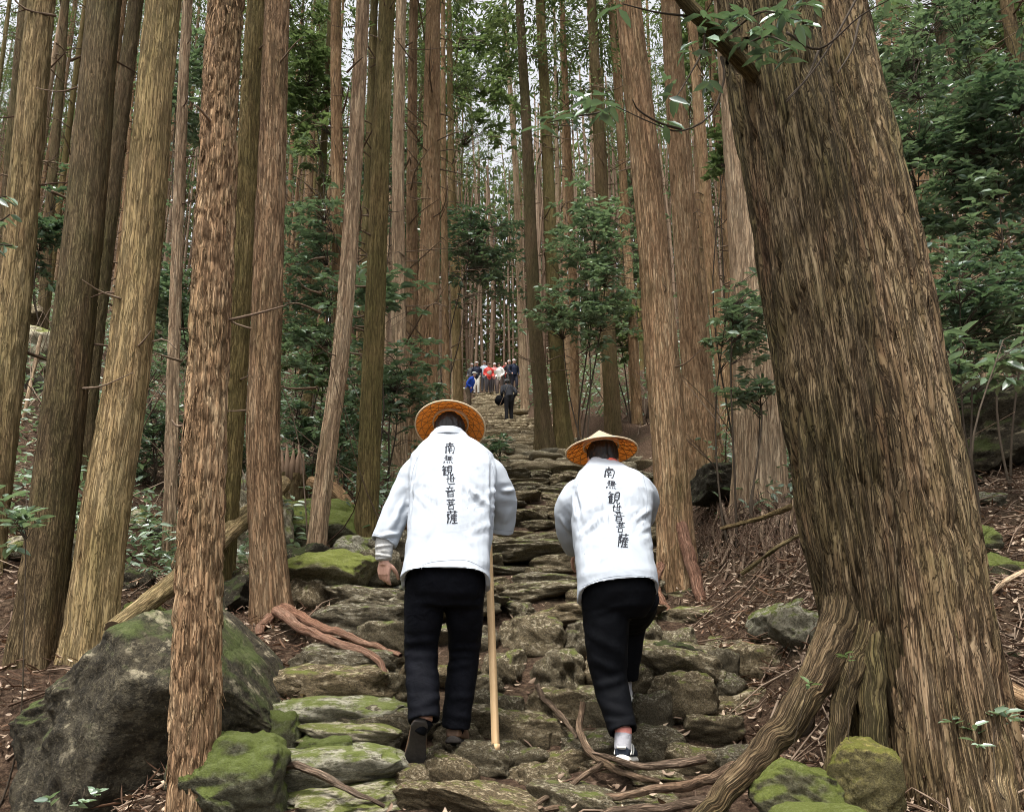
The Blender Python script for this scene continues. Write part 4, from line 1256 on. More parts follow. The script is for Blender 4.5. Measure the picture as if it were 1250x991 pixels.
log('fallen_branch', 'pale stick propped in the litter before the twin cedar', [(965, 640, 5.6), (975, 600, 5.5), (1010, 560, 5.4)], [.009, .011, .009], 'bark_pale', 78, 8, 'branch')
log('fallen_branch', 'sticks end leaning on the twin cedar trunk', [(1175, 770, 3.95), (1215, 720, 4.1), (1260, 690, 4.2)], [.011, .011, .009], 'bark_pale', 79, 8, 'branch')
log('fallen_branch', 'bare pole leaning among the boulders on the slope', [(12, 600, 10), (35, 480, 10.2), (50, 410, 10.4)], [.03, .025, .02], 'bark_pale', 81, 8, 'branch')

def stump():
    b = P(352, 610, 9.6); b[2] = Tz(b[0], b[1])
    rt = root('tree_stump', b, 'dark rotten stump with splintered top behind the shrubs', 'stump')
    path = np.array([[0, 0, -.2], [0, 0, .2], [.02, 0, .55]])
    me, V, *_ = bark_tube(smooth_path(path, 20), [.26, .2, .16], 40, np.arange(0, .75, .02), .05, .3, .012, 91, .1, 5, .2, mat=M['bark_dark'])
    link('trunk', me, rt)
    mb = MB(); r = np.random.RandomState(2)
    for k in range(16):
        a = k / 16 * 6.28
        p = np.array([math.cos(a) * .14, math.sin(a) * .14, .45])
        mb.tube([p, p + [0, 0, r.uniform(.1, .2)], p + [r.normal(0, .02), 0, r.uniform(.22, .5)]], [.05, .035, .008], 5)
    link('splinter', mb.mesh('splinter', M['root']), rt, kind='stuff')
stump()

# ------------------------------------------------------------------ litter
def litter():
    r = np.random.RandomState(12)
    n = 38000
    y = 2.9 + 12 * r.rand(n) ** 1.8
    x = r.uniform(-.75, .75, n) * (y + .6)
    d = x - path_x(y)
    e = np.abs(d) - path_w(y)
    keep = (e > -.1) | (r.rand(n) < .18)
    keep &= (d > 0) | (r.rand(n) < .55)
    x, y = x[keep], y[keep]; n = len(x)
    z = T(x, y) + .02 + .035 * r.rand(n)
    az = r.rand(n) * 6.28
    D = np.stack([np.cos(az), np.sin(az), r.normal(.05, .3, n)], -1)
    L = r.uniform(.022, .06, n)
    link('leaf_litter', leaf_mesh('leaf_litter', np.stack([x, y, z], -1), D, np.array([0, 0, 1]) + r.normal(0, .45, (n, 3)), L, L * r.uniform(.3, .55, n), M['dry'], 3, fold=-.4, droop=-.2),
         kind='stuff', label='dry fallen leaves scattered over the forest floor', cat='leaf litter')
    # dry cedar sprays: thin reddish needles in mats
    n = 22000
    y = 2.9 + 9 * r.rand(n) ** 1.6
    x = r.uniform(-.75, .75, n) * (y + .6)
    e = np.abs(x - path_x(y)) - path_w(y)
    keep = (e > -.05)
    x, y = x[keep], y[keep]; n = len(x)
    z = T(x, y) + .01 + .06 * r.rand(n)
    az = r.rand(n) * 6.28
    D = np.stack([np.cos(az), np.sin(az), r.normal(0, .35, n)], -1)
    L = r.uniform(.05, .16, n)
    link('dry_needles', leaf_mesh('dry_needles', np.stack([x, y, z], -1), D, r.normal(0, 1, (n, 3)), L, .0045 + 0 * L, M['needle_dry'], 5, droop=.2),
         kind='stuff', label='red brown dry cedar sprays matted on the ground', cat='leaf litter')
    mb = MB()
    for k in range(2500):
        y = 2.9 + 9 * r.rand() ** 1.5
        x = r.uniform(-.72, .72) * (y + .6) if k % 2 else r.uniform(.15, .72) * (y + .6)
        e = abs(x - path_x(y)) - path_w(y)
        if e < .05 and r.rand() < .8: continue
        z = Tz(x, y) + r.uniform(.01, .06)
        az = r.rand() * 6.28; L = r.uniform(.08, .5)
        d = np.array([math.cos(az), math.sin(az), 0])
        q = np.array([x, y, z])
        e2 = q + d * L; e2[2] = Tz(e2[0], e2[1]) + r.uniform(.01, .12)
        m = (q + e2) / 2 + r.normal(0, .03, 3) * [1, 1, .6]
        mb.tube([q, m, e2], [.003 + .006 * r.rand(), .005, .002], 4, False, r.rand())
    link('fallen_twigs', mb.mesh('fallen_twigs', M['twig']), kind='stuff', label='thin dead twigs strewn over the bank', cat='twig litter')
M['needle_dry'] = leafmat('dry_needle', (.045, .026, .017), (.15, .088, .056), .8, .1, (.12, .06, .03), .1)
litter()

# low undergrowth and brushwood that nobody could count, away from the steps
def undergrowth():
    r = np.random.RandomState(31)
    n = 6400
    y = 7 + 45 * r.rand(n) ** 1.5
    x = r.uniform(-.78, .78, n) * y
    e = np.abs(x - path_x(y)) - path_w(y)
    keep = (e > .55) & (perlin(np.stack([x * .35, y * .35, x * 0], -1), 14) > -.10)
    x, y = x[keep], y[keep]
    n = len(x)
    m = 9
    cx, cy_ = np.repeat(x, m), np.repeat(y, m)
    hgt = np.repeat(r.uniform(.1, .9, n) * (.5 + y / 30), m)
    sp = .10 + .10 * np.repeat(y / 12, m)
    px_, py_ = cx + r.normal(0, 1, n * m) * sp, cy_ + r.normal(0, 1, n * m) * sp
    pz = T(px_, py_) + hgt * r.uniform(.15, 1, n * m)
    az = r.rand(n * m) * 6.28
    D = np.stack([np.cos(az), np.sin(az), r.normal(-.1, .3, n * m)], -1)
    L = np.clip(.05 + .006 * np.repeat(y, m), 0, .26) * r.uniform(.7, 1.3, n * m)
    link('undergrowth', leaf_mesh('undergrowth', np.stack([px_, py_, pz], -1), D, np.array([0, -.2, 1]) + r.normal(0, .4, (n * m, 3)), L, L * .38, M['leaf'], 6),
         kind='stuff', label='low green undergrowth covering the slope between the trunks', cat='undergrowth')
    mb = MB()
    for k in range(1700):
        y = 8 + 36 * r.rand() ** 1.2
        x = r.uniform(-.78, .78) * y
        if abs(x - path_x(y)) - path_w(y) < .4: continue
        z = Tz(x, y)
        L = r.uniform(.5, 2.4); az = r.rand() * 6.28; el = r.uniform(.1, 1.3)
        d = np.array([math.cos(az) * math.cos(el), math.sin(az) * math.cos(el), math.sin(el)])
        p = np.array([x, y, z - .05]); e2 = p + d * L
        e2[2] = max(e2[2], Tz(e2[0], e2[1]) + .05)
        mb.tube(smooth_path([p, (p + e2) / 2 + r.normal(0, .07, 3) * L, e2], 6), np.linspace(.006 + .0005 * y, .003, 6), 3, False, r.rand())
    link('brushwood', mb.mesh('brushwood', M['twig']), kind='stuff', label='bare dead brushwood standing over the slope', cat='brushwood')
undergrowth()

# exposed roots and hanging rootlets on the bank below the mossy footed cedar
def bank_roots():
    rt, bs, _, _ = CED['thick mossy footed cedar half hidden by the twin cedar']
    r = np.random.RandomState(41)
    for k in range(26):
        x0, y0 = r.uniform(865, 975), r.uniform(612, 655)
        dx = r.uniform(-55, 25)
        Y0 = r.uniform(6.6, 7.4)
        pts = []
        for q in range(4):
            f = q / 3
            p = hit(x0 + dx * f + r.normal(0, 4), y0 + f * r.uniform(40, 90))
            p[2] += r.uniform(.0, .05) + .12 * (1 - f) * (k % 2)
            pts.append(p)
        sp = smooth_path(pts, 24)
        L = np.linalg.norm(np.diff(sp, axis=0), axis=1).sum()
        me, *_ = bark_tube(sp - bs, [r.uniform(.012, .03), .016, .008], 9, np.arange(0, L, .03), .02, .12, .002, 600 + k, mat=M['root'], name='root')
        link('root', me, rt)
    mb = MB()
    for k in range(420):
        p = hit(r.uniform(850, 985), r.uniform(625, 690)); p[2] += r.uniform(.05, .22); p[1] -= .06
        L = r.uniform(.12, .4)
        e = p + [r.normal(0, .08), -.1 + r.normal(0, .06), -L]
        mb.tube(smooth_path([p, (p + e) / 2 + r.normal(0, .025, 3), e], 5), [.004, .004, .003, .002, .0015], 3, False, r.rand() * .3)
    link('rootlets', mb.mesh('rootlets', M['twig']), rt, kind='stuff').location = tuple(-bs)
bank_roots()

# loose rocks half sunk in the litter of both banks
def bank_rocks():
    r = np.random.RandomState(57)
    shapes = [stone_mesh('rock', 400 + k, 12, 3.2, .2, .07, M[['stone_lichen', 'stone_moss', 'stone', 'boulder'][k % 4]], 4) for k in range(8)]
    n = 0
    while n < 70:
        y = 4.6 + 9 * r.rand() ** 1.2
        left = r.rand() < .6
        e = r.uniform(.1, 3.2)
        x = path_x(y) + (-1 if left else 1) * (path_w(y) + e)
        if abs(x) > .66 * y: continue
        if min((x - a) ** 2 + (y - b) ** 2 for a, b in TREE_XY) < .35 ** 2: continue
        s = r.uniform(.10, .32)
        k = r.randint(8)
        kind = ['grey lichened', 'mossy', 'brown', 'dark'][k % 4]
        link('rock', shapes[k], None, (x, y, Tz(x, y) + s * .12), (r.normal(0, .2), r.normal(0, .2), r.rand() * 6), (s, s * r.uniform(.6, 1), s * r.uniform(.45, .75)),
             label='loose %s rock half sunk in litter on the %s bank' % (kind, 'boulder side' if left else 'twin cedar side'), cat='rock', group='loose rocks on the banks')
        n += 1
bank_rocks()

# ------------------------------------------------------------------ people
def blob_mesh(name, parts, voxel, smooth=4, decimate=None):
    """one continuous skin over overlapping closed pieces"""
    mb = MB()
    for p in parts:
        if p[0] == 'tube':
            pts, rad = np.asarray(p[1], float), p[2]
            sp = smooth_path(pts, 6 * len(pts))
            rr = np.interp(np.linspace(0, len(pts) - 1, len(sp)), range(len(pts)), rad)
            mb.tube(sp, rr, 14, True)
        elif p[0] == 'ell':
            c, r = np.asarray(p[1], float), np.asarray(p[2], float)
            rot = np.array(Matrix.Rotation(p[3][0], 3, 'X') @ Matrix.Rotation(p[3][1], 3, 'Y') @ Matrix.Rotation(p[3][2], 3, 'Z')) if len(p) > 3 else np.eye(3)
            nu, nv = 20, 14
            th = np.linspace(0, 2 * math.pi, nu, endpoint=False); ph = np.linspace(.05, math.pi - .05, nv)
            A, B = np.meshgrid(th, ph)
            v = np.stack([np.cos(A) * np.sin(B) * r[0], np.sin(A) * np.sin(B) * r[1], np.cos(B) * r[2]], -1) @ rot.T + c
            i = np.arange(nv - 1)[:, None] * nu; j = np.arange(nu)[None]; k = (j + 1) % nu
            q = np.stack([i + j, i + nu + j, i + nu + k, i + k], -1).reshape(-1, 4)
            t = [(0 * 1 + a, (a + 1) % nu, nu * nv) for a in range(nu)] + [((nv - 1) * nu + (a + 1) % nu, (nv - 1) * nu + a, nu * nv + 1) for a in range(nu)]
            v = np.vstack([v.reshape(-1, 3), c + rot @ np.array([0, 0, r[2]]), c - rot @ np.array([0, 0, r[2]])])
            mb.add(v, q, t)
        elif p[0] == 'raw':
            mb.add(p[1], p[2], p[3] if len(p) > 3 else None)
    me = mb.mesh(name + '_rough')
    o = bpy.data.objects.new('tmp', me); COL.objects.link(o)
    m = o.modifiers.new('r', 'REMESH'); m.mode = 'VOXEL'; m.voxel_size = voxel
    m = o.modifiers.new('s', 'SMOOTH'); m.factor = .5; m.iterations = smooth
    if decimate:
        m = o.modifiers.new('d', 'DECIMATE'); m.ratio = decimate
    dg = bpy.context.evaluated_depsgraph_get()
    res = bpy.data.meshes.new_from_object(o.evaluated_get(dg), depsgraph=dg)
    bpy.data.objects.remove(o); bpy.data.meshes.remove(me)
    res.name = name
    res.polygons.foreach_set('use_smooth', np.ones(len(res.polygons), bool))
    return res

def loft(rings, caps=True):
    """rings: list of Nx3 closed loops -> raw piece"""
    n = len(rings[0]); m = len(rings)
    v = np.vstack(rings)
    i = np.arange(m - 1)[:, None] * n; j = np.arange(n)[None]; k = (j + 1) % n
    q = np.stack([i + j, i + k, i + n + k, i + n + j], -1).reshape(-1, 4)
    t = []
    if caps:
        v = np.vstack([v, rings[0].mean(0), rings[-1].mean(0)])
        for a in range(n):
            b = (a + 1) % n
            t += [(m * n, b, a), (m * n + 1, (m - 1) * n + a, (m - 1) * n + b)]
    return ('raw', v, q, t)

def oval(c, ax, bx, rx, ry, n=40, power=2.3):
    th = np.linspace(0, 2 * math.pi, n, endpoint=False)
    ct, st = np.cos(th), np.sin(th)
    f = (np.abs(ct) ** power + np.abs(st) ** power) ** (-1 / power)
    return np.asarray(c) + np.outer(ct * f * rx, ax) + np.outer(st * f * ry, bx)

def get_co(me):
    co = np.empty(len(me.vertices) * 3, np.float32); me.vertices.foreach_get('co', co)
    return co.reshape(-1, 3).astype(float)
def get_no(me):
    no = np.empty(len(me.vertices) * 3, np.float32); me.vertices.foreach_get('normal', no)
    return no.reshape(-1, 3).astype(float)

def fan(cx, cy_, Yd, angs, length, w, h, r):
    out_ = []
    for a in angs:
        L = length * r.uniform(.6, 1.2)
        out_.append((P(cx, cy_, Yd), P(cx + math.cos(R(a)) * L, cy_ + math.sin(R(a)) * L, Yd), w * r.uniform(1.7, 2.6), h * r.uniform(.3, .65)))
    return out_

def crease(me, folds, noise=.004, nscale=7, seed=0):
    """cloth folds: each fold is (p0, p1, width, height)"""
    co, no = get_co(me), get_no(me)
    d = noise * fbm(co * nscale, 2, seed) + noise * 1.3 * (.4 - np.abs(perlin(co * [6, 6, 11] + .35 * perlin(co * 5, 9)[:, None], seed + 5))) + noise * .5 * perlin(co * [24, 24, 15], seed + 6)
    for (a, b, w, h) in folds:
        a, b = np.asarray(a), np.asarray(b)
        ab = b - a
        t = np.clip(((co - a) @ ab) / (ab @ ab), 0, 1)
        pt = a + t[:, None] * ab
        dist = np.linalg.norm((co - pt) * [1, .3, 1], axis=1)
        env = np.sin(np.clip(t * .9 + .05, 0, 1) * math.pi)
        d = d + 1.5 * h * env * (np.exp(-(dist / w) ** 2) - .55 * np.exp(-((dist - w * 1.7) / w) ** 2))
    co = co + no * d[:, None]
    me.vertices.foreach_set('co', co.ravel().astype(np.float32)); me.update()

def hand_parts(wrist, fwd, palm_n, side, curl=.5, s=1.0, thumb_side=1, wrap=False):
    """a palm, four bent fingers of unequal length and a thumb from the side of the palm"""
    wrist, fwd, palm_n, side = [np.asarray(a, float) for a in (wrist, fwd, palm_n, side)]
    fwd = unit(fwd); palm_n = unit(palm_n - fwd * (palm_n @ fwd)); side = np.cross(fwd, palm_n) * thumb_side
    out = [('tube', [wrist - fwd * .05 * s, wrist, wrist + fwd * .03 * s], [.024 * s, .023 * s, .025 * s])]
    for k, off in enumerate((-.028, -.010, .010, .028)):
        out.append(('tube', [wrist + fwd * .01 * s + side * off * .6 * s, wrist + fwd * .05 * s + side * off * s, wrist + fwd * .088 * s + side * off * s], [.014 * s, .0145 * s, .0115 * s]))
    for k, (off, L) in enumerate(((.030, .072), (.010, .082), (-.011, .076), (-.031, .060))):
        b = wrist + fwd * .085 * s + side * off * s
        a = curl * (.5 + .24 * k)
        pts, ang = [b], 0
        for seg, fr in enumerate((.45, .32, .23)):
            ang += a * (.6, .9, .6)[seg]
            pts.append(pts[-1] + (fwd * math.cos(ang) + palm_n * math.sin(ang)) * L * fr * s)
        out.append(('tube', pts, [.0090 * s, .0084 * s, .0078 * s, .0062 * s]))
    b = wrist + fwd * .025 * s + side * .026 * s
    out.append(('tube', [b, b + (fwd * .5 + side * .55 + palm_n * .35) * .045 * s, b + (fwd * .85 + side * .5 + palm_n * .65) * .07 * s, b + (fwd * 1.1 + side * .38 + palm_n * .85) * .085 * s],
                [.014 * s, .0125 * s, .0105 * s, .008 * s]))
    return out

def head_parts(c, fwd_deg, s=1.0, yaw=0):
    """head about 0.22 m high facing +Y, bowed by fwd_deg"""
    Rm = np.array(Matrix.Rotation(yaw, 3, 'Z') @ Matrix.Rotation(-R(fwd_deg), 3, 'X'))
    e = (-R(fwd_deg), 0, 0)
    f = lambda x, y, z: np.asarray(c) + Rm @ (np.array([x, y, z]) * s)
    return [('ell', f(0, -.005, .02), (.074 * s, .092 * s, .098 * s), e), ('ell', f(0, .028, -.05), (.056 * s, .062 * s, .062 * s), e),
            ('ell', f(0, .098, -.012), (.012 * s, .018 * s, .022 * s), e), ('ell', f(0, .078, -.092), (.024 * s, .02 * s, .018 * s), e),
            ('ell', f(-.078, 0, -.01), (.012 * s, .02 * s, .032 * s), e), ('ell', f(.078, 0, -.01), (.012 * s, .02 * s, .032 * s), e),
            ('ell', f(0, .088, -.058), (.024 * s, .010 * s, .009 * s), e), ('ell', f(0, .082, .03), (.05 * s, .014 * s, .012 * s), e)], f, Rm

def sedge_hat(parent, base, c, rad, h, tilt_x, tilt_y, seed):
    """wide conical hat: straw outside, woven underside with ribs, an inner head ring and a rim"""
    Rm = np.array(Matrix.Rotation(tilt_y, 3, 'Y') @ Matrix.Rotation(tilt_x, 3, 'X'))
    nu, nv = 72, 14
    th = np.linspace(0, 2 * math.pi, nu, endpoint=False)
    rr = np.linspace(0.02, 1, nv)
    def cone(off):
        A, B = np.meshgrid(th, rr)
        z = h * (1 - B) ** .92 - .012 * np.sin(B * math.pi) + off + .0025 * np.cos(A * 24) * B * 0
        return np.stack([np.cos(A) * B * rad, np.sin(A) * B * rad, z], -1)
    i = np.arange(nv - 1)[:, None] * nu; j = np.arange(nu)[None]; k = (j + 1) % nu
    q = np.stack([i + j, i + k, i + nu + k, i + nu + j], -1).reshape(-1, 4)
    hat = link('hat', None, parent, tuple(np.asarray(c) - base), tuple(Matrix(Rm).to_euler()))
    link('crown_cover', mesh_np('crown_cover', cone(.004), q[:, ::-1], mat=M['straw_out']), hat)
    link('underside', mesh_np('underside', cone(-.002), q, mat=M['straw_in']), hat)
    mb = MB()
    zz = lambda b: h * (1 - b) ** .92 - .012 * math.sin(b * math.pi) - .005
    for k in range(18):                       # slanting bamboo ribs in both directions make the lattice
        for sg in (-1, 1):
            a0 = k / 18 * 2 * math.pi
            pts = []
            for b in np.linspace(.35, .985, 9):
                a = a0 + sg * (b - .35) * 1.05
                pts.append([math.cos(a) * b * rad, math.sin(a) * b * rad, zz(b)])
            mb.tube(pts, .0022, 4, False)
    for b in (.5, .66, .83):
        pts = [[math.cos(a) * b * rad, math.sin(a) * b * rad, zz(b) - .001] for a in np.linspace(0, 2 * math.pi, 60)]
        mb.tube(pts, .0016, 4, False)
    link('lattice', mb.mesh('lattice', M['bamboo']), hat)
    mb = MB(); mb.tube([[math.cos(a) * rad, math.sin(a) * rad, .001] for a in np.linspace(0, 2 * math.pi, 90)], .0045, 6, False)
    link('rim', mb.mesh('rim', M['bamboo_pale']), hat)
    mb = MB(); ir = .098
    for zc in (0, .006, .012, .018):
        mb.tube([[math.cos(a) * ir, math.sin(a) * ir * 1.08, h * .36 - zc] for a in np.linspace(0, 2 * math.pi, 60)], .004, 6, False)
    link('head_ring', mb.mesh('head_ring', M['bamboo_pale']), hat)
    return hat

GLYPHS = [
 # nan
 [[(2, 8), (8, 8.4)], [(5, 9.8), (4.8, 7)], [(2, 6.5), (1.8, .5)], [(2, 6.4), (8.2, 6.8), (8, 1), (7, .6)], [(4, 5.8), (4.5, 4.8)], [(6.2, 6), (5.7, 4.9)], [(3.3, 4.6), (6.8, 4.8)], [(3.1, 3), (7, 3.2)], [(5, 4.6), (5, .5)]],
 # mu
 [[(3, 9.8), (1.5, 7.8)], [(2.6, 8.6), (8, 8.8)], [(1, 6.3), (9, 6.6)], [(1.8, 4.2), (8.4, 4.4)], [(3, 8.5), (2.9, 4)], [(4.5, 8.5), (4.4, 4)], [(5.9, 8.6), (5.8, 4)], [(7.3, 8.6), (7.2, 4)], [(1.8, 2.8), (1, 1)], [(3.8, 2.6), (4, 1.2)], [(5.8, 2.6), (6.3, 1.2)], [(7.6, 2.8), (8.8, 1)]],
 # kan
 [[(2, 9.6), (.8, 7.5)], [(1.8, 8.2), (4.6, 8.4)], [(4.2, 8.2), (.6, 5)], [(1.8, 6.8), (1.8, .5)], [(1.8, 5.6), (4.6, 5.8)], [(1.8, 4), (4.4, 4.2)], [(1.8, 2.4), (4.4, 2.6)], [(1.8, .8), (4.8, 1)], [(3.2, 6.8), (3.2, .9)],
  [(5.6, 9), (5.6, 4)], [(5.6, 9), (8.4, 9), (8.4, 4)], [(5.6, 7.4), (8.4, 7.4)], [(5.6, 5.8), (8.4, 5.8)], [(5.6, 4), (8.4, 4)], [(6.3, 4), (5.8, 2), (4.8, .5)], [(7.5, 4), (7.4, 1.2), (8, .6), (9.4, .8), (9.4, 2)]],
 # ze
 [[(.8, 6.2), (9.2, 6.6)], [(2.4, 9), (2.6, 1.5), (8.6, 1.2)], [(5, 9.4), (5, 3.4)], [(7.4, 9), (7.2, 3.4)], [(5, 3.4), (7.2, 3.5)]],
 # on
 [[(5, 9.8), (5, 8.6)], [(2, 8.2), (8, 8.4)], [(3.4, 7.6), (4, 6.4)], [(6.6, 7.8), (6, 6.4)], [(.8, 5.8), (9.2, 6.1)], [(2.8, 4.6), (2.8, .4)], [(2.8, 4.5), (7.2, 4.7), (7.2, .4)], [(2.8, 2.6), (7.2, 2.7)], [(2.8, .6), (7.2, .7)]],
 # bo
 [[(1, 8.8), (9, 9)], [(3.4, 9.8), (3.4, 7.8)], [(6.6, 9.8), (6.6, 7.8)], [(2.4, 7), (7.6, 7.2)], [(5, 7.8), (5, 7)], [(3.6, 6.6), (4, 5.6)], [(6.4, 6.7), (6, 5.6)], [(1, 5), (9, 5.3)], [(3, 3.8), (3, .3)], [(3, 3.7), (7, 3.9), (7, .3)], [(3, .5), (7, .6)]],
 # satsu
 [[(.8, 9), (9.2, 9.2)], [(3.2, 9.9), (3.2, 8.1)], [(6.8, 9.9), (6.8, 8.1)], [(1, 7.4), (3, 7.5), (1.8, 5.6), (3, 4.4), (1.8, 3.4)], [(1, 7.4), (1, .4)], [(6.2, 7.9), (6.2, 7.2)], [(4, 7), (9, 7.2)], [(5.2, 6.8), (5.5, 6)], [(7.6, 6.9), (7.1, 6)], [(4, 5.6), (9.2, 5.8)],
  [(4.2, 5.6), (4, 3), (3.2, .5)], [(5.6, 5), (4.9, 3.8)], [(5.4, 4.2), (8.8, 4.3)], [(5.2, 2.6), (8.6, 2.7)], [(6.9, 5), (6.9, .8)], [(4.6, .7), (9.2, .9)]],
]
def lettering(shirt_me, origin, cols, parent, seed):
    """brushed characters laid on the back of a shirt; cols: centre px, py, half width, half height, tilt per character"""
    bvh = BVHTree.FromPolygons([tuple(v) for v in get_co(shirt_me)], [tuple(p.vertices) for p in shirt_me.polygons])
    r = np.random.RandomState(seed)
    eye = Vector((0, 0, CAM_Z)) - Vector(origin)
    for gi, (gl, (cx, cyy, hw, hh, tl)) in enumerate(zip(GLYPHS, cols)):
        mb = MB()
        for st in gl:
            pts = smooth_path(np.array(st, float), 5 * len(st)) if len(st) > 2 else np.array(st[0]) + np.outer(np.linspace(0, 1, 6), np.subtract(st[1], st[0]))
            n = len(pts)
            pts = pts + r.normal(0, .12, 2) + np.outer(np.sin(np.linspace(0, math.pi, n)), r.normal(0, .22, 2))
            u = np.linspace(0, 1, n)
            thick = np.mean(np.abs(pts[-1] - pts[0])[1]) / (np.abs(pts[-1] - pts[0]).sum() + 1e-6)
            wd = (.36 + .28 * thick) * r.uniform(.75, 1.2) * (1.15 - .35 * np.sin(u * math.pi) - .55 * np.clip(u - .6, 0, 1))
            tg = unit(np.gradient(pts, axis=0))
            nn = np.stack([-tg[:, 1], tg[:, 0]], -1)
            L3, R3 = [], []
            for side, acc in ((1, L3), (-1, R3)):
                for p in pts + nn * (wd * side)[:, None]:
                    a, b = (p[0] - 5) / 5 * hw, -(p[1] - 5) / 5 * hh
                    x = cx + a * math.cos(tl) - b * math.sin(tl); y = cyy + a * math.sin(tl) + b * math.cos(tl)
                    d = Vector(ray(x, y)).normalized()
                    loc, no, _, _ = bvh.ray_cast(eye, d)
                    acc.append(np.array(loc) + np.array(no) * .0022 * (1 if no.dot(d) < 0 else -1) if loc else None)
            q = []
            ok = [a is not None and b is not None for a, b in zip(L3, R3)]
            v = []
            for a, b in zip(L3, R3):
                v += [a if a is not None else np.zeros(3), b if b is not None else np.zeros(3)]
            for m in range(n - 1):
                if ok[m] and ok[m + 1]:
                    q.append((2 * m, 2 * m + 1, 2 * m + 3, 2 * m + 2))
            if q: mb.add(v, q)
        link('lettering', mb.mesh('lettering', M['ink'], False), parent)

def seam(me, origin, pxpts, hw, parent):
    """a stitched seam line laid on the cloth"""
    bvh = BVHTree.FromPolygons([tuple(v) for v in get_co(me)], [tuple(p.vertices) for p in me.polygons])
    eye = Vector((0, 0, CAM_Z)) - Vector(origin)
    pts = smooth_path(np.array([(a, b, 0.) for a, b in pxpts]), 14 * len(pxpts))[:, :2]
    out_ = []
    for p in pts:
        loc, no, _, _ = bvh.ray_cast(eye, Vector(ray(*p)).normalized())
        if loc: out_.append(np.array(loc) + np.array(no) * .0002)
    if len(out_) > 3:
        mb = MB(); mb.tube(np.array(out_), hw, 4, False); link('seam', mb.mesh('seam', M['seam']), parent)

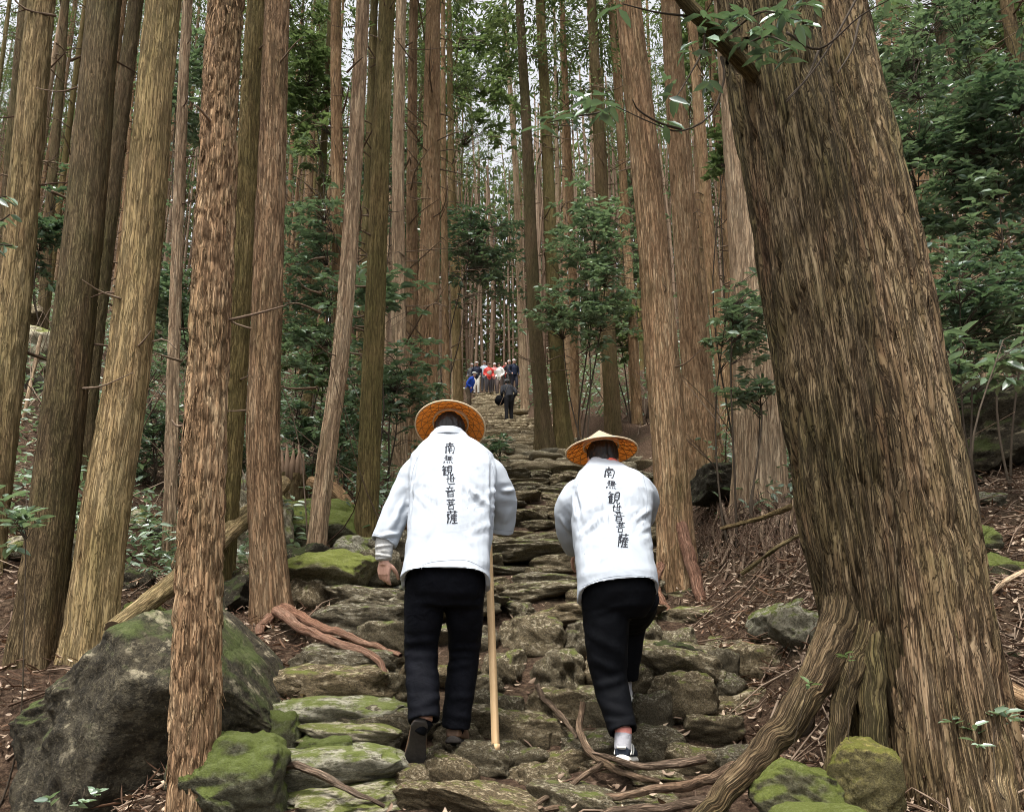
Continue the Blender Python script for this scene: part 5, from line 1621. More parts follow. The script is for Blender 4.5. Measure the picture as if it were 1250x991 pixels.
def staff_bearer():
    base = P(530, 928, 4.12)
    base[2] = P(530, 925, 4.12)[2]
    rt = root('person', base, 'pilgrim in white jacket and black trousers climbing with a staff', 'person')
    B = base
    ax, ay = np.array([1., 0, 0]), np.array([0, 1., 0])
    # ---- jacket
    spec = [(527, 568, 529, 4.37, .062), (522, 574, 537, 4.365, .075), (512, 590, 546, 4.355, .095), (503, 602, 557, 4.34, .115), (499, 606, 575, 4.31, .135),
            (499, 605, 600, 4.27, .14), (499, 602, 630, 4.23, .145), (497, 599, 660, 4.19, .15), (494, 598, 685, 4.155, .155), (490, 598, 706, 4.135, .16), (489, 599, 716, 4.125, .163)]
    rings = []
    for k, (l, r_, y, Yd, dp) in enumerate(spec):
        yb = Yd - dp
        pl, pr = P(l, y, Yd), P(r_, y, Yd)
        c = (pl + pr) / 2
        rg = oval(c, ax, unit(np.array([0, 1, -.25])), (pr[0] - pl[0]) / 2, dp * .9, 44, 3.0)
        if k >= len(spec) - 2:      # the hem lifts over the seat and dips at the side slits
            back = np.clip(-(rg[:, 1] - c[1]) / dp, 0, 1)
            rg[:, 2] += .052 * back ** .7 * (1 if k == len(spec) - 1 else .6)
        rings.append(rg)
    cin = [(rg - rg.mean(0)) * [.9, .86, 1] + rg.mean(0) for rg in rings]
    full = rings + [cin[-1] + [0, 0, .004], cin[-2], cin[-3]]
    parts = [loft(full)]
    def sleeve(pts, rad, squash=1.0, hollow=.05):
        pts = [np.asarray(p) for p in pts]
        sp = smooth_path(pts, 8 * len(pts))
        rr = np.interp(np.linspace(0, len(pts) - 1, len(sp)), range(len(pts)), rad)
        t = unit(np.gradient(sp, axis=0))
        rg = []
        for p, tt, r_ in zip(sp, t, rr):
            a = unit(np.cross(tt, ay)); b = np.cross(tt, a)
            rg.append(oval(p, a, b, r_, r_ * squash, 32, 2.2))
        inn = [oval(sp[-1 - m], unit(np.cross(t[-1 - m], ay)), np.cross(t[-1 - m], unit(np.cross(t[-1 - m], ay))), rr[-1 - m] - .013, (rr[-1 - m] - .013) * squash, 32) for m in (0, 2, 4, 7)]
        return loft(rg + inn)
    Ls = [P(528, 570, 4.33), P(508, 574, 4.33), P(498, 594, 4.32), P(487, 618, 4.29), P(477, 642, 4.26), P(468, 662, 4.24)]
    parts.append(sleeve(Ls, [.045, .070, .076, .073, .071, .068], .95))
    Rs = [P(576, 570, 4.33), P(597, 574, 4.33), P(607, 594, 4.35), P(613, 612, 4.40), P(613, 632, 4.46), P(611, 650, 4.49)]
    parts.append(sleeve(Rs, [.045, .070, .080, .080, .074, .068], .95))
    me = blob_mesh('jacket', parts, .006, 2, .55)
    f = lambda x, y, d=0: P(x, y, 4.14 + d)
    crease(me, [(f(500, 590, .02), f(475, 650, .05), .016, .010), (f(512, 575, .03), f(485, 640), .014, .008), (f(490, 650, .05), f(462, 655, .03), .012, .008),
                (f(598, 620), f(566, 590), .016, .011), (f(598, 640), f(560, 660), .018, .007), (f(600, 600, .05), f(630, 598, .2), .014, .012), (f(600, 620, .05), f(632, 620, .2), .012, .010),
                (f(600, 640, .1), f(630, 640, .2), .014, .008), (f(600, 560, .1), f(597, 700, 0), .010, -.010), (f(508, 560, .1), f(499, 640, 0), .010, -.009),
                (f(510, 690), f(530, 640), .02, .006), (f(590, 690), f(575, 640), .02, .006), (f(520, 660), f(580, 668), .02, .005), (f(560, 560, .1), f(590, 575, .1), .012, .006), (f(502, 672), f(535, 690), .014, .006)] + fan(504, 598, 4.14, (20, 48, 75, 160), 48, .008, .007, trs) + fan(600, 600, 4.16, (165, 135, 108, 30), 52, .008, .007, trs) + fan(598, 690, 4.06, (-170, -150, -125), 60, .010, .006, trs) + fan(496, 690, 4.06, (-15, -35, -60), 55, .010, .006, trs) + fan(478, 640, 4.2, (-70, -95, -40), 40, .008, .006, trs) + fan(615, 640, 4.4, (-80, -110, -60), 40, .008, .007, trs),
           .0038, 8, 3)
    me.materials.append(M['white_cloth'])
    me.transform(Matrix.Translation(-Vector(B)))
    jk = link('jacket', me, rt)
    # stand collar
    rg = [oval(P(547.5, y, 4.37), ax, unit(np.array([0, 1, -.35])), w, d_, 40, 2.2) for y, w, d_ in ((538, .105, .085), (527, .082, .068))]
    ins = [(r_ - r_.mean(0)) * .9 + r_.mean(0) for r_ in rg]
    me2 = blob_mesh('collar', [loft([rg[0], rg[1], ins[1], ins[0]])], .005, 2)
    me2.materials.append(M['white_cloth']); me2.transform(Matrix.Translation(-Vector(B)))
    link('collar', me2, jk)
    cols = [(549, 547, 7.5, 7, .0), (547.5, 561, 6.5, 5.5, .05), (546, 574.5, 7, 6.5, .0), (550.5, 586, 6.5, 6, -.02), (549.5, 600, 7, 7, -.05), (550.5, 615.5, 6.5, 7, .0), (552, 631.5, 7.5, 8, .0)]
    lettering(me, B, cols, jk, 4)
    for ln in ([(514, 549), (504, 575), (500, 610), (501, 645)], [(596, 553), (603, 580), (603, 612), (599, 645)], [(494, 703), (520, 688), (545, 684), (570, 684), (592, 694)], [(455, 651), (468, 655), (482, 660)], [(599, 645), (613, 647), (626, 648)]):
        seam(me, B, ln, .0011, jk)
    # ---- trousers
    hipL, hipR = P(518, 715, 4.17), P(568, 715, 4.17)
    tp = [loft([oval(P(544, y, Yd), ax, ay, w, d_, 40, 2.4) for y, Yd, w, d_ in ((668, 4.20, .18, .135), (690, 4.18, .192, .145), (708, 4.17, .192, .145), (724, 4.17, .18, .13), (740, 4.17, .14, .09))])]
    kneeL, ankL = P(514, 795, 4.24), P(518, 880, 4.10)
    kneeR, ankR = P(567, 795, 4.36), P(556, 889, 4.34)
    def leg(h, k, a, w0, w1, w2):
        pts = [h, h * .5 + k * .5, k, k * .5 + a * .5, a]
        sp = smooth_path(pts, 26)
        rr = np.interp(np.linspace(0, 4, 26), range(5), [w0, (w0 + w1) / 2 * 1.03, w1, (w1 + w2) / 2 * 1.04, w2])
        t = unit(np.gradient(sp, axis=0))
        rg = [oval(p, unit(np.cross(ay, tt)), np.cross(tt, unit(np.cross(ay, tt))), r_, r_ * 1.05, 28) for p, tt, r_ in zip(sp, t, rr)]
        inn = [(rg[-1 - m] - rg[-1 - m].mean(0)) * .8 + rg[-1 - m].mean(0) for m in (0, 1, 3)]
        return loft(rg + inn)
    tp.append(leg(P(520, 708, 4.17), kneeL, ankL, .102, .081, .072))
    tp.append(leg(P(568, 708, 4.18), kneeR, ankR, .102, .079, .070))
    me = blob_mesh('trousers', tp, .008, 3, .8)
    g = lambda x, y, d=0: P(x, y, 4.10 + d)
    fo = []
    for (x0, x1, y0, s_) in ((490, 535, 785, .08), (492, 538, 800, .09), (495, 538, 815, .08), (548, 590, 790, .2), (545, 588, 802, .2), (543, 585, 815, .2), (545, 580, 850, .2), (498, 540, 850, .0), (500, 540, 862, -.02), (540, 576, 868, .2), (505, 540, 735, .0), (550, 590, 740, .05)):
        fo.append((g(x0, y0, s_), g(x1, y0 + trs.uniform(-10, 10), s_), .011, .010))
    fo = [(a_, b_, w_ * 1.5, h_ * .5) for a_, b_, w_, h_ in fo]
    crease(me, fo, .004, 9, 5)
    me.materials.append(M['denim']); me.transform(Matrix.Translation(-Vector(B)))
    link('trousers', me, rt)
    # ---- body: head, neck, arms, hands and legs in one skin
    hc = P(549, 531, 4.44)
    hp, hf, Rm = head_parts(hc, 24)
    wristL = P(469, 683, 4.225); wristR = P(601, 640, 4.50)
    body = hp + [('tube', [hf(0, -.02, -.04), P(548, 548, 4.37), P(547, 575, 4.32)], [.055, .06, .09]),
                 ('tube', [P(547, 575, 4.32), P(547, 620, 4.25), P(545, 690, 4.18), P(544, 715, 4.17)], [.11, .115, .12, .11]),
                 ('tube', [P(510, 566, 4.33), P(487, 618, 4.29), P(470, 655, 4.24), wristL], [.05, .042, .034, .026]),
                 ('tube', [P(596, 568, 4.33), P(614, 618, 4.42), P(606, 632, 4.48), wristR], [.05, .042, .034, .026]),
                 ('tube', [P(519, 720, 4.17), kneeL, ankL], [.08, .055, .04]),
                 ('tube', [P(567, 720, 4.18), kneeR, ankR], [.08, .055, .04])]
    body += hand_parts(wristL, (0.0, .12, -1), (.35, .9, 0), (1, 0, 0), .75, .86, 1)
    body += hand_parts(wristR, (-.15, .5, .6), (-.4, -.1, .3), (0, 0, 1), 1.5, .93, -1)
    me = blob_mesh('body', body, .0036, 1, .2)
    me.materials.append(M['skin']); me.transform(Matrix.Translation(-Vector(B)))
    link('body', me, rt)
    for a_, b_ in ((ankL, P(511, 893, 4.10)), (ankR, P(553, 900, 4.33))):
        sk = blob_mesh('sock', [('tube', [a_ * 1.15 - b_ * .15, (a_ + b_) / 2, b_], [.045, .042, .038])], .006, 1); sk.materials.append(M['black_cloth']); sk.transform(Matrix.Translation(-Vector(B))); link('sock', sk, rt)
    # knit undersleeve below the wide jacket sleeve
    me = blob_mesh('undersleeve', [('tube', [P(476, 640, 4.26), P(470, 660, 4.24), P(469, 672, 4.23), P(469, 683, 4.225)], [.046, .05, .046, .041])], .005, 2)
    crease(me, [(P(455, 668, 4.2), P(483, 664, 4.2), .008, .006), (P(455, 676, 4.2), P(483, 680, 4.2), .006, .006)], .003, 20, 2)
    me.materials.append(M['knit']); me.transform(Matrix.Translation(-Vector(B)))
    link('undersleeve', me, rt)
    # hair
    me = blob_mesh('hair', [('ell', hf(0, -.012, .034), (.085, .10, .098), (-R(24), 0, 0)), ('ell', hf(0, -.045, -.03), (.072, .058, .066), (-R(24), 0, 0))], .006, 2)
    co = get_co(me); co += get_no(me) * (.006 * perlin(co * [60, 60, 14], 2))[:, None]; me.vertices.foreach_set('co', co.ravel().astype(np.float32)); me.update()
    me.materials.append(M['hair']); me.transform(Matrix.Translation(-Vector(B)))
    link('hair', me, rt)
    # eyes
    for sx in (-.032, .032):
        link('eye', blob_mesh('eye', [('ell', hf(sx, .083, .0) - B, (.012, .010, .008))], .003, 1), rt).data.materials.append(M['ink'])
    sedge_hat(rt, B, hf(0, -.005, .052), .195, .12, -R(34), R(3), 1)
    # shoes
    def shoe(name, heel, toe, up, s=1.0, upper='leather', sole='rubber', heel_patch=None):
        heel, toe, up = [np.asarray(a, float) for a in (heel, toe, up)]
        fw = unit(toe - heel); up = unit(up - fw * (up @ fw)); sd = np.cross(fw, up)
        L = np.linalg.norm(toe - heel)
        def ring(f, w, z0, z1):
            return np.array([heel + fw * L * f + sd * w * a * s + up * (z0 + (z1 - z0) * b) * s for a, b in ((-1, 0), (-1.02, .3), (-.8, .8), (-.3, 1), (.3, 1), (.8, .8), (1.02, .3), (1, 0), (.5, -.02), (-.5, -.02))])
        sh = link(name, None, rt)
        u = blob_mesh('upper', [loft([ring(.02, .026, .012, .075), ring(.10, .036, .012, .098), ring(.28, .038, .012, .10), ring(.5, .042, .012, .085), ring(.72, .048, .012, .062), ring(.9, .042, .012, .046), ring(.99, .024, .012, .034)])], .006, 3)
        u.materials.append(M[upper]); u.transform(Matrix.Translation(-Vector(B))); link('upper', u, sh)
        so = blob_mesh('sole', [loft([ring(-.01, .026, -.014, .016), ring(.08, .038, -.016, .016), ring(.3, .038, -.014, .014), ring(.45, .038, -.012, .014), ring(.72, .05, -.014, .014), ring(.92, .042, -.014, .014), ring(1.01, .022, -.012, .014)])], .005, 2)
        so.materials.append(M[sole]); so.transform(Matrix.Translation(-Vector(B))); link('sole', so, sh)
        return sh, fw, up, sd, L
    shoe('shoe', P(513, 878, 4.06), P(505, 938, 4.20), (0, .55, .75), 1.05)
    shoe('shoe', P(552, 902, 4.28), P(566, 908, 4.54), (0, .1, 1), 1.05)
    # ---- the staff he holds
    a, b = P(605, 911, 4.27), P(594, 596, 4.53)
    d = unit(b - a); sd = unit(np.cross(d, ay)); fr = np.cross(sd, d)
    sd, fr = unit(sd + fr * .55), unit(fr - sd * .55)
    st = MB()
    w = .0155
    ch = .003
    prof_ = [(-w, -w + ch), (-w + ch, -w), (w - ch, -w), (w, -w + ch), (w, w - ch), (w - ch, w), (-w + ch, w), (-w, w - ch)]
    rgs = [np.array([p + sd * u * sc + fr * v * sc for u, v in prof_]) - a for p, sc in ((a - d * .015, .9), (a, 1), ((a + b) / 2, 1), (b - d * .03, 1), (b - d * .026, .92), (b, .9))]
    lf = loft(rgs); st.add(lf[1], lf[2], lf[3])
    sr = root('walking_staff', a, 'pale square wooden staff held by the pilgrim', 'staff')
    link('shaft', st.mesh('shaft', M['staff'], False), sr)
    mb = MB(); lf = loft([np.array([p + sd * u * 1.1 + fr * v * 1.1 for u, v in prof_]) - a for p in (a - d * .016, a + d * .012)]); mb.add(lf[1], lf[2], lf[3])
    link('foot_cap', mb.mesh('foot_cap', M['staff'], False), sr)
    return rt, shoe
_, _ = staff_bearer()

def bowed_pilgrim():
    B = P(762, 932, 4.08).copy()
    rt = root('person', B, 'pilgrim with conical hat bowing forward on the steps without a staff', 'person')
    ax, ay = np.array([1., 0, 0]), np.array([0, 1., 0])
    up_t = unit(np.array([-.14, .45, 1.0]))
    axr = unit(np.array([1, .06, .14]))
    spec = [(722, 763, 566, 4.38, .058), (716, 770, 572, 4.37, .075), (706, 784, 581, 4.36, .10), (699, 794, 592, 4.34, .12), (697, 797, 608, 4.31, .135),
            (698, 795, 635, 4.26, .14), (701, 794, 662, 4.21, .145), (704, 798, 690, 4.16, .15), (705, 802, 712, 4.13, .155), (705, 803, 724, 4.12, .158)]
    rings = []
    for k, (l, r_, y, Yd, dp) in enumerate(spec):
        dy = (-5, -4, -2, 0, 3, 4, 4, 3, 4, 5)[k]       # left side hangs lower than the right: the body twists
        pl, pr = P(l, y + dy, Yd), P(r_, y - dy, Yd)
        c = (pl + pr) / 2
        rg = oval(c, unit(pr - pl), unit(np.array([0, 1, -.35])), np.linalg.norm(pr - pl) / 2, dp * .9, 44, 3.0)
        if k >= len(spec) - 2:
            back = np.clip(-(rg[:, 1] - c[1]) / dp, 0, 1)
            rg[:, 2] += .03 * back * (1 if k == len(spec) - 1 else .4) - .012 * (k == len(spec) - 1)
        rings.append(rg)
    cin = [(rg - rg.mean(0)) * [.9, .86, 1] + rg.mean(0) for rg in rings]
    parts = [loft(rings + [cin[-1] + [0, 0, .004], cin[-2], cin[-3]])]
    def sleeve(pts, rad, squash=.95):
        sp = smooth_path([np.asarray(p) for p in pts], 8 * len(pts))
        rr = np.interp(np.linspace(0, len(pts) - 1, len(sp)), range(len(pts)), rad)
        t = unit(np.gradient(sp, axis=0))
        fr = lambda tt: unit(np.cross(tt, np.array([.3, 1, .3])))
        rg = [oval(p, fr(tt), np.cross(tt, fr(tt)), r_, r_ * squash, 32, 2.2) for p, tt, r_ in zip(sp, t, rr)]
        inn = [oval(sp[-1 - m], fr(t[-1 - m]), np.cross(t[-1 - m], fr(t[-1 - m])), rr[-1 - m] - .013, (rr[-1 - m] - .013) * squash, 32) for m in (0, 2, 4, 7)]
        return loft(rg + inn)
    parts.append(sleeve([P(724, 596, 4.34), P(706, 600, 4.35), P(698, 613, 4.36), P(693, 630, 4.40), P(696, 652, 4.48), P(703, 668, 4.58)], [.045, .07, .077, .072, .068, .064]))
    parts.append(sleeve([P(768, 592, 4.34), P(784, 597, 4.36), P(789, 612, 4.42), P(786, 628, 4.52), P(780, 640, 4.64)], [.045, .066, .07, .066, .06]))
    me = blob_mesh('jacket', parts, .006, 2, .55)
    f = lambda x, y, d=0: P(x, y, 4.15 + d)
    crease(me, [(f(708, 655), f(732, 632), .014, .012), (f(732, 632), f(762, 620), .014, .010), (f(690, 618, .2), f(706, 640, .2), .010, .010), (f(684, 630, .2), f(702, 660, .2), .010, .009), (f(700, 595, .1), f(710, 640, 0), .012, -.009),
                (f(795, 620, 0), f(770, 640), .012, .008), (f(796, 640), f(765, 660), .012, .007), (f(797, 665), f(775, 675), .013, .006), (f(715, 660), f(760, 690), .018, .005), (f(712, 690), f(735, 650), .016, .005),
                (f(780, 590, .1), f(795, 625, .05), .01, .007), (f(725, 690), f(728, 712), .012, .005), (f(788, 690), f(800, 712), .012, .006), (f(745, 600, .1), f(775, 590, .1), .012, .004)] + fan(706, 628, 4.16, (10, 35, 60, -25), 48, .008, .007, trs) + fan(792, 622, 4.16, (170, 145, 115), 48, .008, .007, trs) + fan(800, 700, 4.04, (-165, -145, -120), 55, .010, .006, trs) + fan(710, 705, 4.04, (-20, -45, -70), 50, .010, .006, trs), .0038, 8, 11)
    me.materials.append(M['white_cloth']); me.transform(Matrix.Translation(-Vector(B)))
    jk = link('jacket', me, rt)
    cols = [(743.5, 577, 8, 7, .1), (746.5, 592, 7, 5.5, .1), (749.5, 608, 8, 7.5, .1), (753, 620.5, 7, 5, .1), (755.5, 630.5, 7.5, 6, .1), (757.5, 643.5, 6.5, 6.5, .08), (761, 660, 7, 9, .08)]
    lettering(me, B, cols, jk, 6)
    for ln in ([(708, 582), (702, 605), (704, 635), (709, 660)], [(785, 580), (790, 605), (788, 635)], [(709, 716), (735, 706), (765, 702), (797, 704)]):
        seam(me, B, ln, .0011, jk)
    # trousers: one straight supporting leg, the other lifted on to the next step
    tp = [loft([oval(P(x, y, Yd), unit(np.array([1, 0, .06])), ay, w, d_, 40, 2.4) for x, y, Yd, w, d_ in ((752, 690, 4.19, .175, .13), (753, 706, 4.17, .188, .145), (755, 722, 4.165, .188, .15), (754, 740, 4.175, .175, .14), (752, 756, 4.19, .14, .10))])]
    def leg(pts, rad):
        sp = smooth_path(pts, 30)
        rr = np.interp(np.linspace(0, len(pts) - 1, 30), range(len(pts)), rad)
        t = unit(np.gradient(sp, axis=0))
        fr = lambda tt: unit(np.cross(np.array([0, 1, .15]), tt))
        rg = [oval(p, fr(tt), np.cross(tt, fr(tt)), r_, r_ * 1.05, 28) for p, tt, r_ in zip(sp, t, rr)]
        inn = [(rg[-1 - m] - rg[-1 - m].mean(0)) * .8 + rg[-1 - m].mean(0) for m in (0, 1, 3)]
        return loft(rg + inn)
    sup = [P(741, 722, 4.17), P(740, 780, 4.19), P(744, 825, 4.20), P(753, 865, 4.16), P(761, 893, 4.11)]
    lift = [P(773, 722, 4.20), P(772, 740, 4.36), P(766, 758, 4.52), P(762, 800, 4.55), P(762, 830, 4.56)]
    tp.append(leg(sup, [.122, .108, .088, .075, .067]))
    tp.append(leg(lift, [.125, .118, .10, .085, .07]))
    me = blob_mesh('trousers', tp, .008, 3, .8)
    g = lambda x, y, d=0: P(x, y, 4.10 + d)
    crease(me, [(g(712, 800), g(760, 822), .020, .004), (g(715, 770), g(765, 800), .022, .004), (g(722, 840), g(770, 826), .018, .005), (g(730, 860), g(772, 872), .018, .004), (g(735, 880), g(775, 876), .010, .004), (g(725, 750), g(770, 735), .014, .005)], .004, 7, 15)
    me.materials.append(M['black_cloth']); me.transform(Matrix.Translation(-Vector(B)))
    link('trousers', me, rt)
    hc = P(736, 560, 4.43)
    hp, hf, Rm = head_parts(hc, 16, .95)
    wl, wr = P(706, 676, 4.60), P(776, 646, 4.68)
    body = hp + [('tube', [hf(0, -.02, -.04), P(739, 572, 4.38), P(745, 600, 4.32)], [.048, .052, .085]),
                 ('tube', [P(745, 600, 4.32), P(748, 640, 4.25), P(752, 700, 4.18), P(754, 725, 4.17)], [.105, .11, .12, .11]),
                 ('tube', [P(708, 596, 4.34), P(693, 630, 4.40), P(698, 655, 4.5), wl], [.05, .04, .032, .025]),
                 ('tube', [P(785, 595, 4.34), P(787, 620, 4.48), P(780, 636, 4.6), wr], [.05, .04, .032, .025]),
                 ('tube', sup + [P(762, 903, 4.10)], [.085, .075, .058, .045, .036, .034]), ('tube', lift + [P(762, 845, 4.56)], [.07, .06, .05, .045, .036, .032])]
    body += hand_parts(wl, (.2, .9, -.2), (.3, 0, -1), (0, 0, 1), .6, .88, 1)
    body += hand_parts(wr, (-.2, .9, -.2), (-.3, 0, -1), (0, 0, 1), .6, .88, -1)
    me = blob_mesh('body', body, .0048, 1, .25)
    me.materials.append(M['skin']); me.transform(Matrix.Translation(-Vector(B)))
    link('body', me, rt)
    me = blob_mesh('hair', [('ell', hf(0, -.012, .03), (.083, .098, .095), (-R(16), 0, 0)), ('ell', hf(0, -.05, -.03), (.068, .052, .055), (-R(16), 0, 0))], .006, 2)
    co = get_co(me); co += get_no(me) * (.006 * perlin(co * [60, 60, 14], 2))[:, None]; me.vertices.foreach_set('co', co.ravel().astype(np.float32)); me.update()
    me.materials.append(M['hair']); me.transform(Matrix.Translation(-Vector(B)))
    link('hair', me, rt)
    for sx in (-.03, .03):
        link('eye', blob_mesh('eye', [('ell', hf(sx, .079, .0) - B, (.011, .010, .008))], .003, 1), rt).data.materials.append(M['ink'])
    rg = [oval(P(740, y, Yd), ax, unit(np.array([0, 1, -.3])), w, d_, 36, 2.1) for y, Yd, w, d_ in ((577, 4.37, .085, .075), (564, 4.39, .062, .062))]
    ins = [(r_ - r_.mean(0)) * .85 + r_.mean(0) for r_ in rg]
    me = blob_mesh('neckerchief', [loft([rg[0], rg[1], ins[1], ins[0]])], .005, 2)
    me.materials.append(M['coral']); me.transform(Matrix.Translation(-Vector(B))); link('neckerchief', me, rt)
    sedge_hat(rt, B, hf(-.005, .0, .045), .198, .13, -R(13), R(-3), 2)
    mb = MB(); mb.tube(np.array([hf(-.09, .0, .07), hf(-.085, .02, .0), hf(-.06, .05, -.06)]) - B, .0025, 5); link('chin_cord', mb.mesh('chin_cord', M['cord']), rt)
    # sock and trainer of the visible foot, and the other on the next step
    def trainer(heel, toe, up, s):
        heel, toe, up = [np.asarray(a, float) for a in (heel, toe, up)]
        fw = unit(toe - heel); up = unit(up - fw * (up @ fw)); sd = np.cross(fw, up); L = np.linalg.norm(toe - heel)
        ring = lambda f, w, z0, z1: np.array([heel + fw * L * f + sd * w * a * s + up * (z0 + (z1 - z0) * b) * s for a, b in ((-1, 0), (-1.02, .3), (-.8, .8), (-.3, 1), (.3, 1), (.8, .8), (1.02, .3), (1, 0), (.5, -.02), (-.5, -.02))])
        sh = link('shoe', None, rt)
        u = blob_mesh('upper', [loft([ring(.02, .028, .012, .07), ring(.10, .037, .012, .085), ring(.28, .038, .012, .085), ring(.5, .041, .012, .075), ring(.72, .045, .012, .058), ring(.9, .04, .012, .045), ring(.99, .024, .012, .034)])], .005, 3)
        u.materials.append(M['navy_suede']); u.transform(Matrix.Translation(-Vector(B))); link('upper', u, sh)
        so = blob_mesh('sole', [loft([ring(-.015, .032, -.012, .02), ring(.06, .042, -.014, .018), ring(.3, .041, -.012, .016), ring(.72, .05, -.012, .016), ring(.92, .042, -.012, .016), ring(1.01, .022, -.01, .016)])], .005, 2)
        so.materials.append(M['sole_white']); so.transform(Matrix.Translation(-Vector(B))); link('sole', so, sh)
        bv = BVHTree.FromPolygons([tuple(v) for v in get_co(u)], [tuple(p.vertices) for p in u.polygons])
        for sg in (-1, 1):
            for f0, f1 in ((.10, .34), (.30, .52)):
                strip = []
                for q_ in np.linspace(0, 1, 7):
                    p0 = heel + fw * L * (f0 + (f1 - f0) * q_) + sd * sg * .1 + up * (.02 + .045 * q_) * s - B
                    loc, no, _, _ = bv.ray_cast(Vector(p0), Vector(-sd * sg))
                    if loc: strip.append(np.array(loc) + np.array(no) * .001)
                if len(strip) > 2:
                    m = MB(); m.tube(strip, .0045, 5); link('stripe', m.mesh('stripe', M['sole_white']), sh)
        hp_ = ring(.0, .028, .02, .07)
        m = MB(); m.tube(np.array([heel - fw * .004 + sd * w + up * .05 * s for w in (-.02, 0, .02)]) - B, .005, 5); link('heel_tab', m.mesh('heel_tab', M['sole_white']), sh)
    trainer(P(759, 926, 4.05), P(770, 925, 4.29), (0, .05, 1), .98)
    trainer(P(761, 858, 4.50), P(764, 848, 4.74), (0, .05, 1), .98)
    for top, bot in ((P(761, 893, 4.11), P(760, 915, 4.09)), (P(762, 828, 4.56), P(762, 850, 4.55))):
        mid = top * .86 + bot * .14
        for nm, a, b, mt in (('sock_band', top + [0, 0, .02], mid, 'sock_pink'), ('sock', mid + [0, 0, .006], bot, 'sock')):
            me = blob_mesh(nm, [('tube', [a, (a + b) / 2, b], [.041, .040, .040])], .006, 1)
            me.materials.append(M[mt]); me.transform(Matrix.Translation(-Vector(B))); link(nm, me, rt)
bowed_pilgrim()

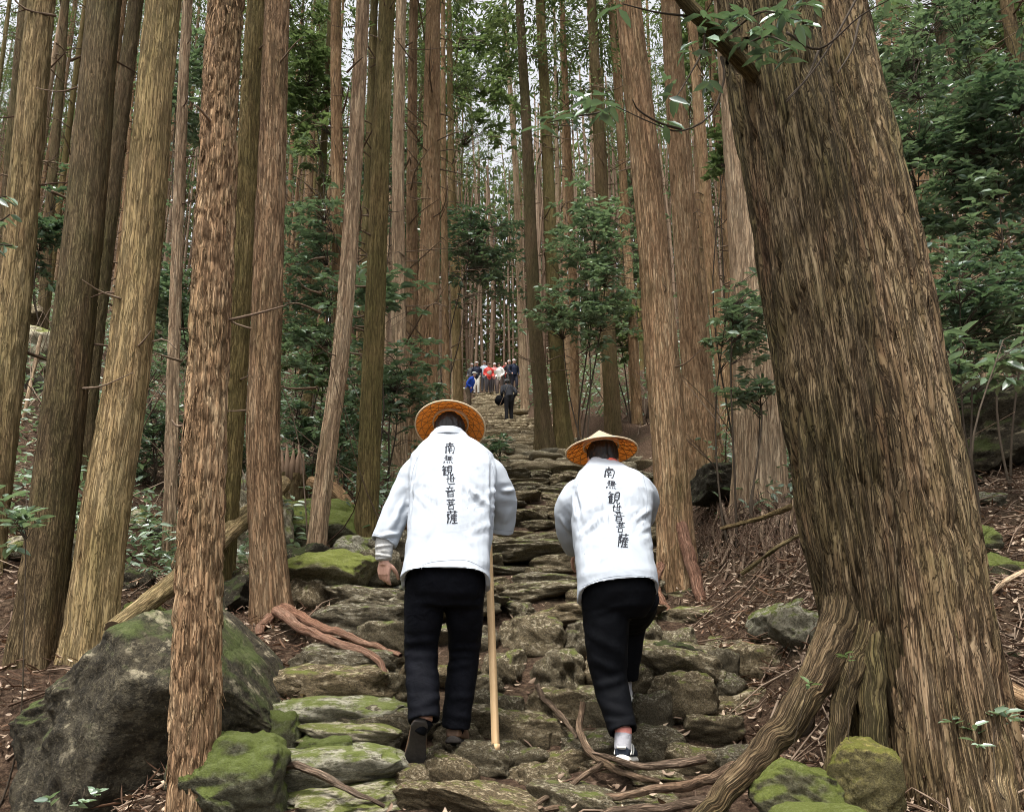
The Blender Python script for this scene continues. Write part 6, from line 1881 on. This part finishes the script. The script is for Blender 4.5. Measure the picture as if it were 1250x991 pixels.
# ------------------------------------------------------------------ walkers far up the steps
def walker(label, px, py_feet, Yd, face, top, legs, cap=None, lean=0, height=1.62, bag=None, seed=0, apron=None, hair=(.02, .018, .016)):
    c = P(px, py_feet, Yd)
    x, y = c[0], Yd
    B = np.array([x, y, Tz(x, y) + .06 if abs(Tz(x, y) + .06 - c[2]) > .5 else c[2]])
    s = height / 1.68
    rs_ = np.random.RandomState(seed)
    ca, sa = math.cos(face), math.sin(face)
    def L(a, f, u):                       # across, forward, up in metres, leaning forward above the hips
        if u > .9:
            du = u - .9
            f = f + math.sin(lean) * du; u = .9 + math.cos(lean) * du
        return np.array([(a * ca - f * sa), (a * sa + f * ca), u]) * s
    st = rs_.uniform(-.08, .08)
    seg = {'top': [('tube', [L(0, 0, .88), L(0, 0, 1.05), L(0, .0, 1.25), L(0, 0, 1.38)], [.15, .155, .165, .10]), ('tube', [L(-.16, 0, 1.33), L(0, 0, 1.36), L(.16, 0, 1.33)], [.075, .09, .075]),
                   ('tube', [L(-.19, 0, 1.33), L(-.25, -.03, 1.08), L(-.22, .12, .92)], [.065, .052, .042]), ('tube', [L(.19, 0, 1.33), L(.25, -.03, 1.08), L(.20, .14, .95)], [.065, .052, .042])],
           'legs': [('tube', [L(-.09, 0, .90), L(-.09, .04 + st, .48), L(-.10, st, .10)], [.10, .075, .06]), ('tube', [L(.09, 0, .90), L(.09, .04 - st, .48), L(.10, -st, .10)], [.10, .075, .06])],
           'skin': [('ell', L(0, .02, 1.54), (.075 * s, .085 * s, .105 * s)), ('tube', [L(0, 0, 1.36), L(0, .01, 1.48)], [.055, .05]), ('ell', L(0, .10, 1.53), (.014, .018, .02)),
                    ('ell', L(-.21, .16, .88), (.035, .03, .05)), ('ell', L(.19, .18, .91), (.035, .03, .05))],
           'shoe': [('tube', [L(-.10, st - .04, .05), L(-.11, st + .14, .035)], [.045, .04]), ('tube', [L(.10, -st - .04, .05), L(.11, -st + .14, .035)], [.045, .04])],
           'hair': [('ell', L(0, -.012, 1.57), (.085 * s, .088 * s, .095 * s))]}
    allp, tags, tcol = [], [], []
    for k, v in seg.items():
        for p in v:
            allp.append(p)
    me = blob_mesh('body', allp, .022, 2)
    co = get_co(me)
    cen = np.empty(len(me.polygons) * 3, np.float32); me.polygons.foreach_get('center', cen); cen = cen.reshape(-1, 3)
    best = np.full(len(cen), 9.0); idx = np.zeros(len(cen), int)
    for mi, (k, v) in enumerate(seg.items()):
        for p in v:
            if p[0] == 'tube':
                pts = smooth_path(p[1], 14); rr = np.interp(np.linspace(0, 1, 14), np.linspace(0, 1, len(p[2])), p[2])
                d = (np.linalg.norm(cen[:, None] - pts[None], axis=2) - rr[None]).min(1)
            else:
                d = np.linalg.norm((cen - p[1]) / np.array(p[2]), axis=1) * min(p[2]) - min(p[2])
            nw = d < best
            best = np.where(nw, d, best); idx = np.where(nw, mi, idx)
    for nm, col in (('top', top), ('legs', legs), ('skin', None), ('shoe', (.05, .045, .04)), ('hair', hair)):
        me.materials.append(M['skin'] if col is None else cloth('walker_%s_%d' % (nm, seed), col, 300, 12, .3))
    me.polygons.foreach_set('material_index', idx.astype(np.int32)); me.update()
    rt = root('person', B, label, 'person', 'walkers far up the steps')
    link('body', me, rt)
    if cap:
        cm = blob_mesh('cap', [('ell', L(0, .0, 1.62), (.098 * s, .105 * s, .065 * s)), ('ell', L(0, .11, 1.60), (.08 * s, .08 * s, .012 * s))], .014, 2)
        cm.materials.append(cloth('cap_%d' % seed, cap, 300)); link('cap', cm, rt)
    if apron:
        am = blob_mesh('vest', [('ell', L(0, .10, 1.12), (.14 * s, .08 * s, .2 * s))], .02, 2); am.materials.append(cloth('vest_%d' % seed, apron, 300)); link('vest', am, rt)
    if bag:
        c_ = L(*bag)
        bm_ = blob_mesh('shoulder_bag', [('ell', c_, (.17, .13, .17)), ('ell', c_ + [0, 0, .1], (.13, .1, .1))], .02, 2)
        bm_.materials.append(M['black_cloth'])
        b2 = root('shoulder_bag', B, 'black bag hanging at the side of the bending walker', 'bag')
        link('pouch', bm_, b2)
        mb = MB(); mb.tube(smooth_path([c_ + [0, 0, .16], (c_ + L(0, -.1, 1.3)) / 2 + [0, -.12, 0], L(.05, -.12, 1.38)], 8), .015, 5); link('strap', mb.mesh('strap', M['black_cloth']), b2)
W = walker
PI = math.pi
W('walker in bright blue jacket and white cap bowing at the path edge', 571.5, 501, 31.5, -PI / 2 - .3, (.02, .07, .42), (.10, .075, .05), (.7, .7, .68), .35, 1.62, seed=1)
W('walker in white trousers and dark navy jacket with white cap', 581.5, 481, 39, PI, (.02, .025, .045), (.72, .70, .66), (.75, .75, .75), 0, 1.66, seed=2)
W('walker with pale cap standing behind the white trousered one', 575.5, 480, 40.5, PI - .4, (.10, .10, .11), (.06, .06, .07), (.6, .6, .58), 0, 1.6, seed=3)
W('walker in pale blue top and grey cap', 591, 478, 40.5, PI, (.42, .48, .55), (.08, .08, .09), (.32, .32, .33), 0, 1.64, seed=4)
W('walker in a red jacket with dark trousers', 596.5, 480, 39, PI + .2, (.62, .07, .06), (.05, .045, .05), (.12, .08, .07), 0, 1.56, seed=5, apron=(.40, .38, .32))
W('walker in pink top with a white cap and pale vest', 603.5, 479, 40, PI, (.62, .22, .22), (.07, .06, .06), (.75, .73, .72), 0, 1.55, seed=6, apron=(.36, .34, .28))
W('walker in a white top and grey trousers', 610.5, 481, 38.5, PI - .7, (.78, .78, .76), (.12, .09, .08), (.05, .03, .03), .12, 1.58, seed=7)
W('walker in a navy jacket with a white cap', 627.5, 480, 38.2, PI + .5, (.012, .018, .04), (.02, .02, .03), (.7, .68, .66), 0, 1.72, seed=8)
W('walker half hidden behind the navy jacket, pale cap', 621.5, 478, 40, PI + .3, (.03, .03, .035), (.03, .03, .03), (.7, .68, .66), 0, 1.66, seed=9)
W('walker in dark red hood behind the white top', 617, 478, 41, PI + .6, (.35, .06, .05), (.04, .04, .04), None, 0, 1.62, seed=10, hair=(.04, .02, .015))
W('walker in black padded jacket bending forward with a bag', 621.5, 516, 26.5, .25, (.022, .024, .03), (.010, .010, .012), (.12, .12, .13), .45, 1.66, (-.30, .12, .78), 11)
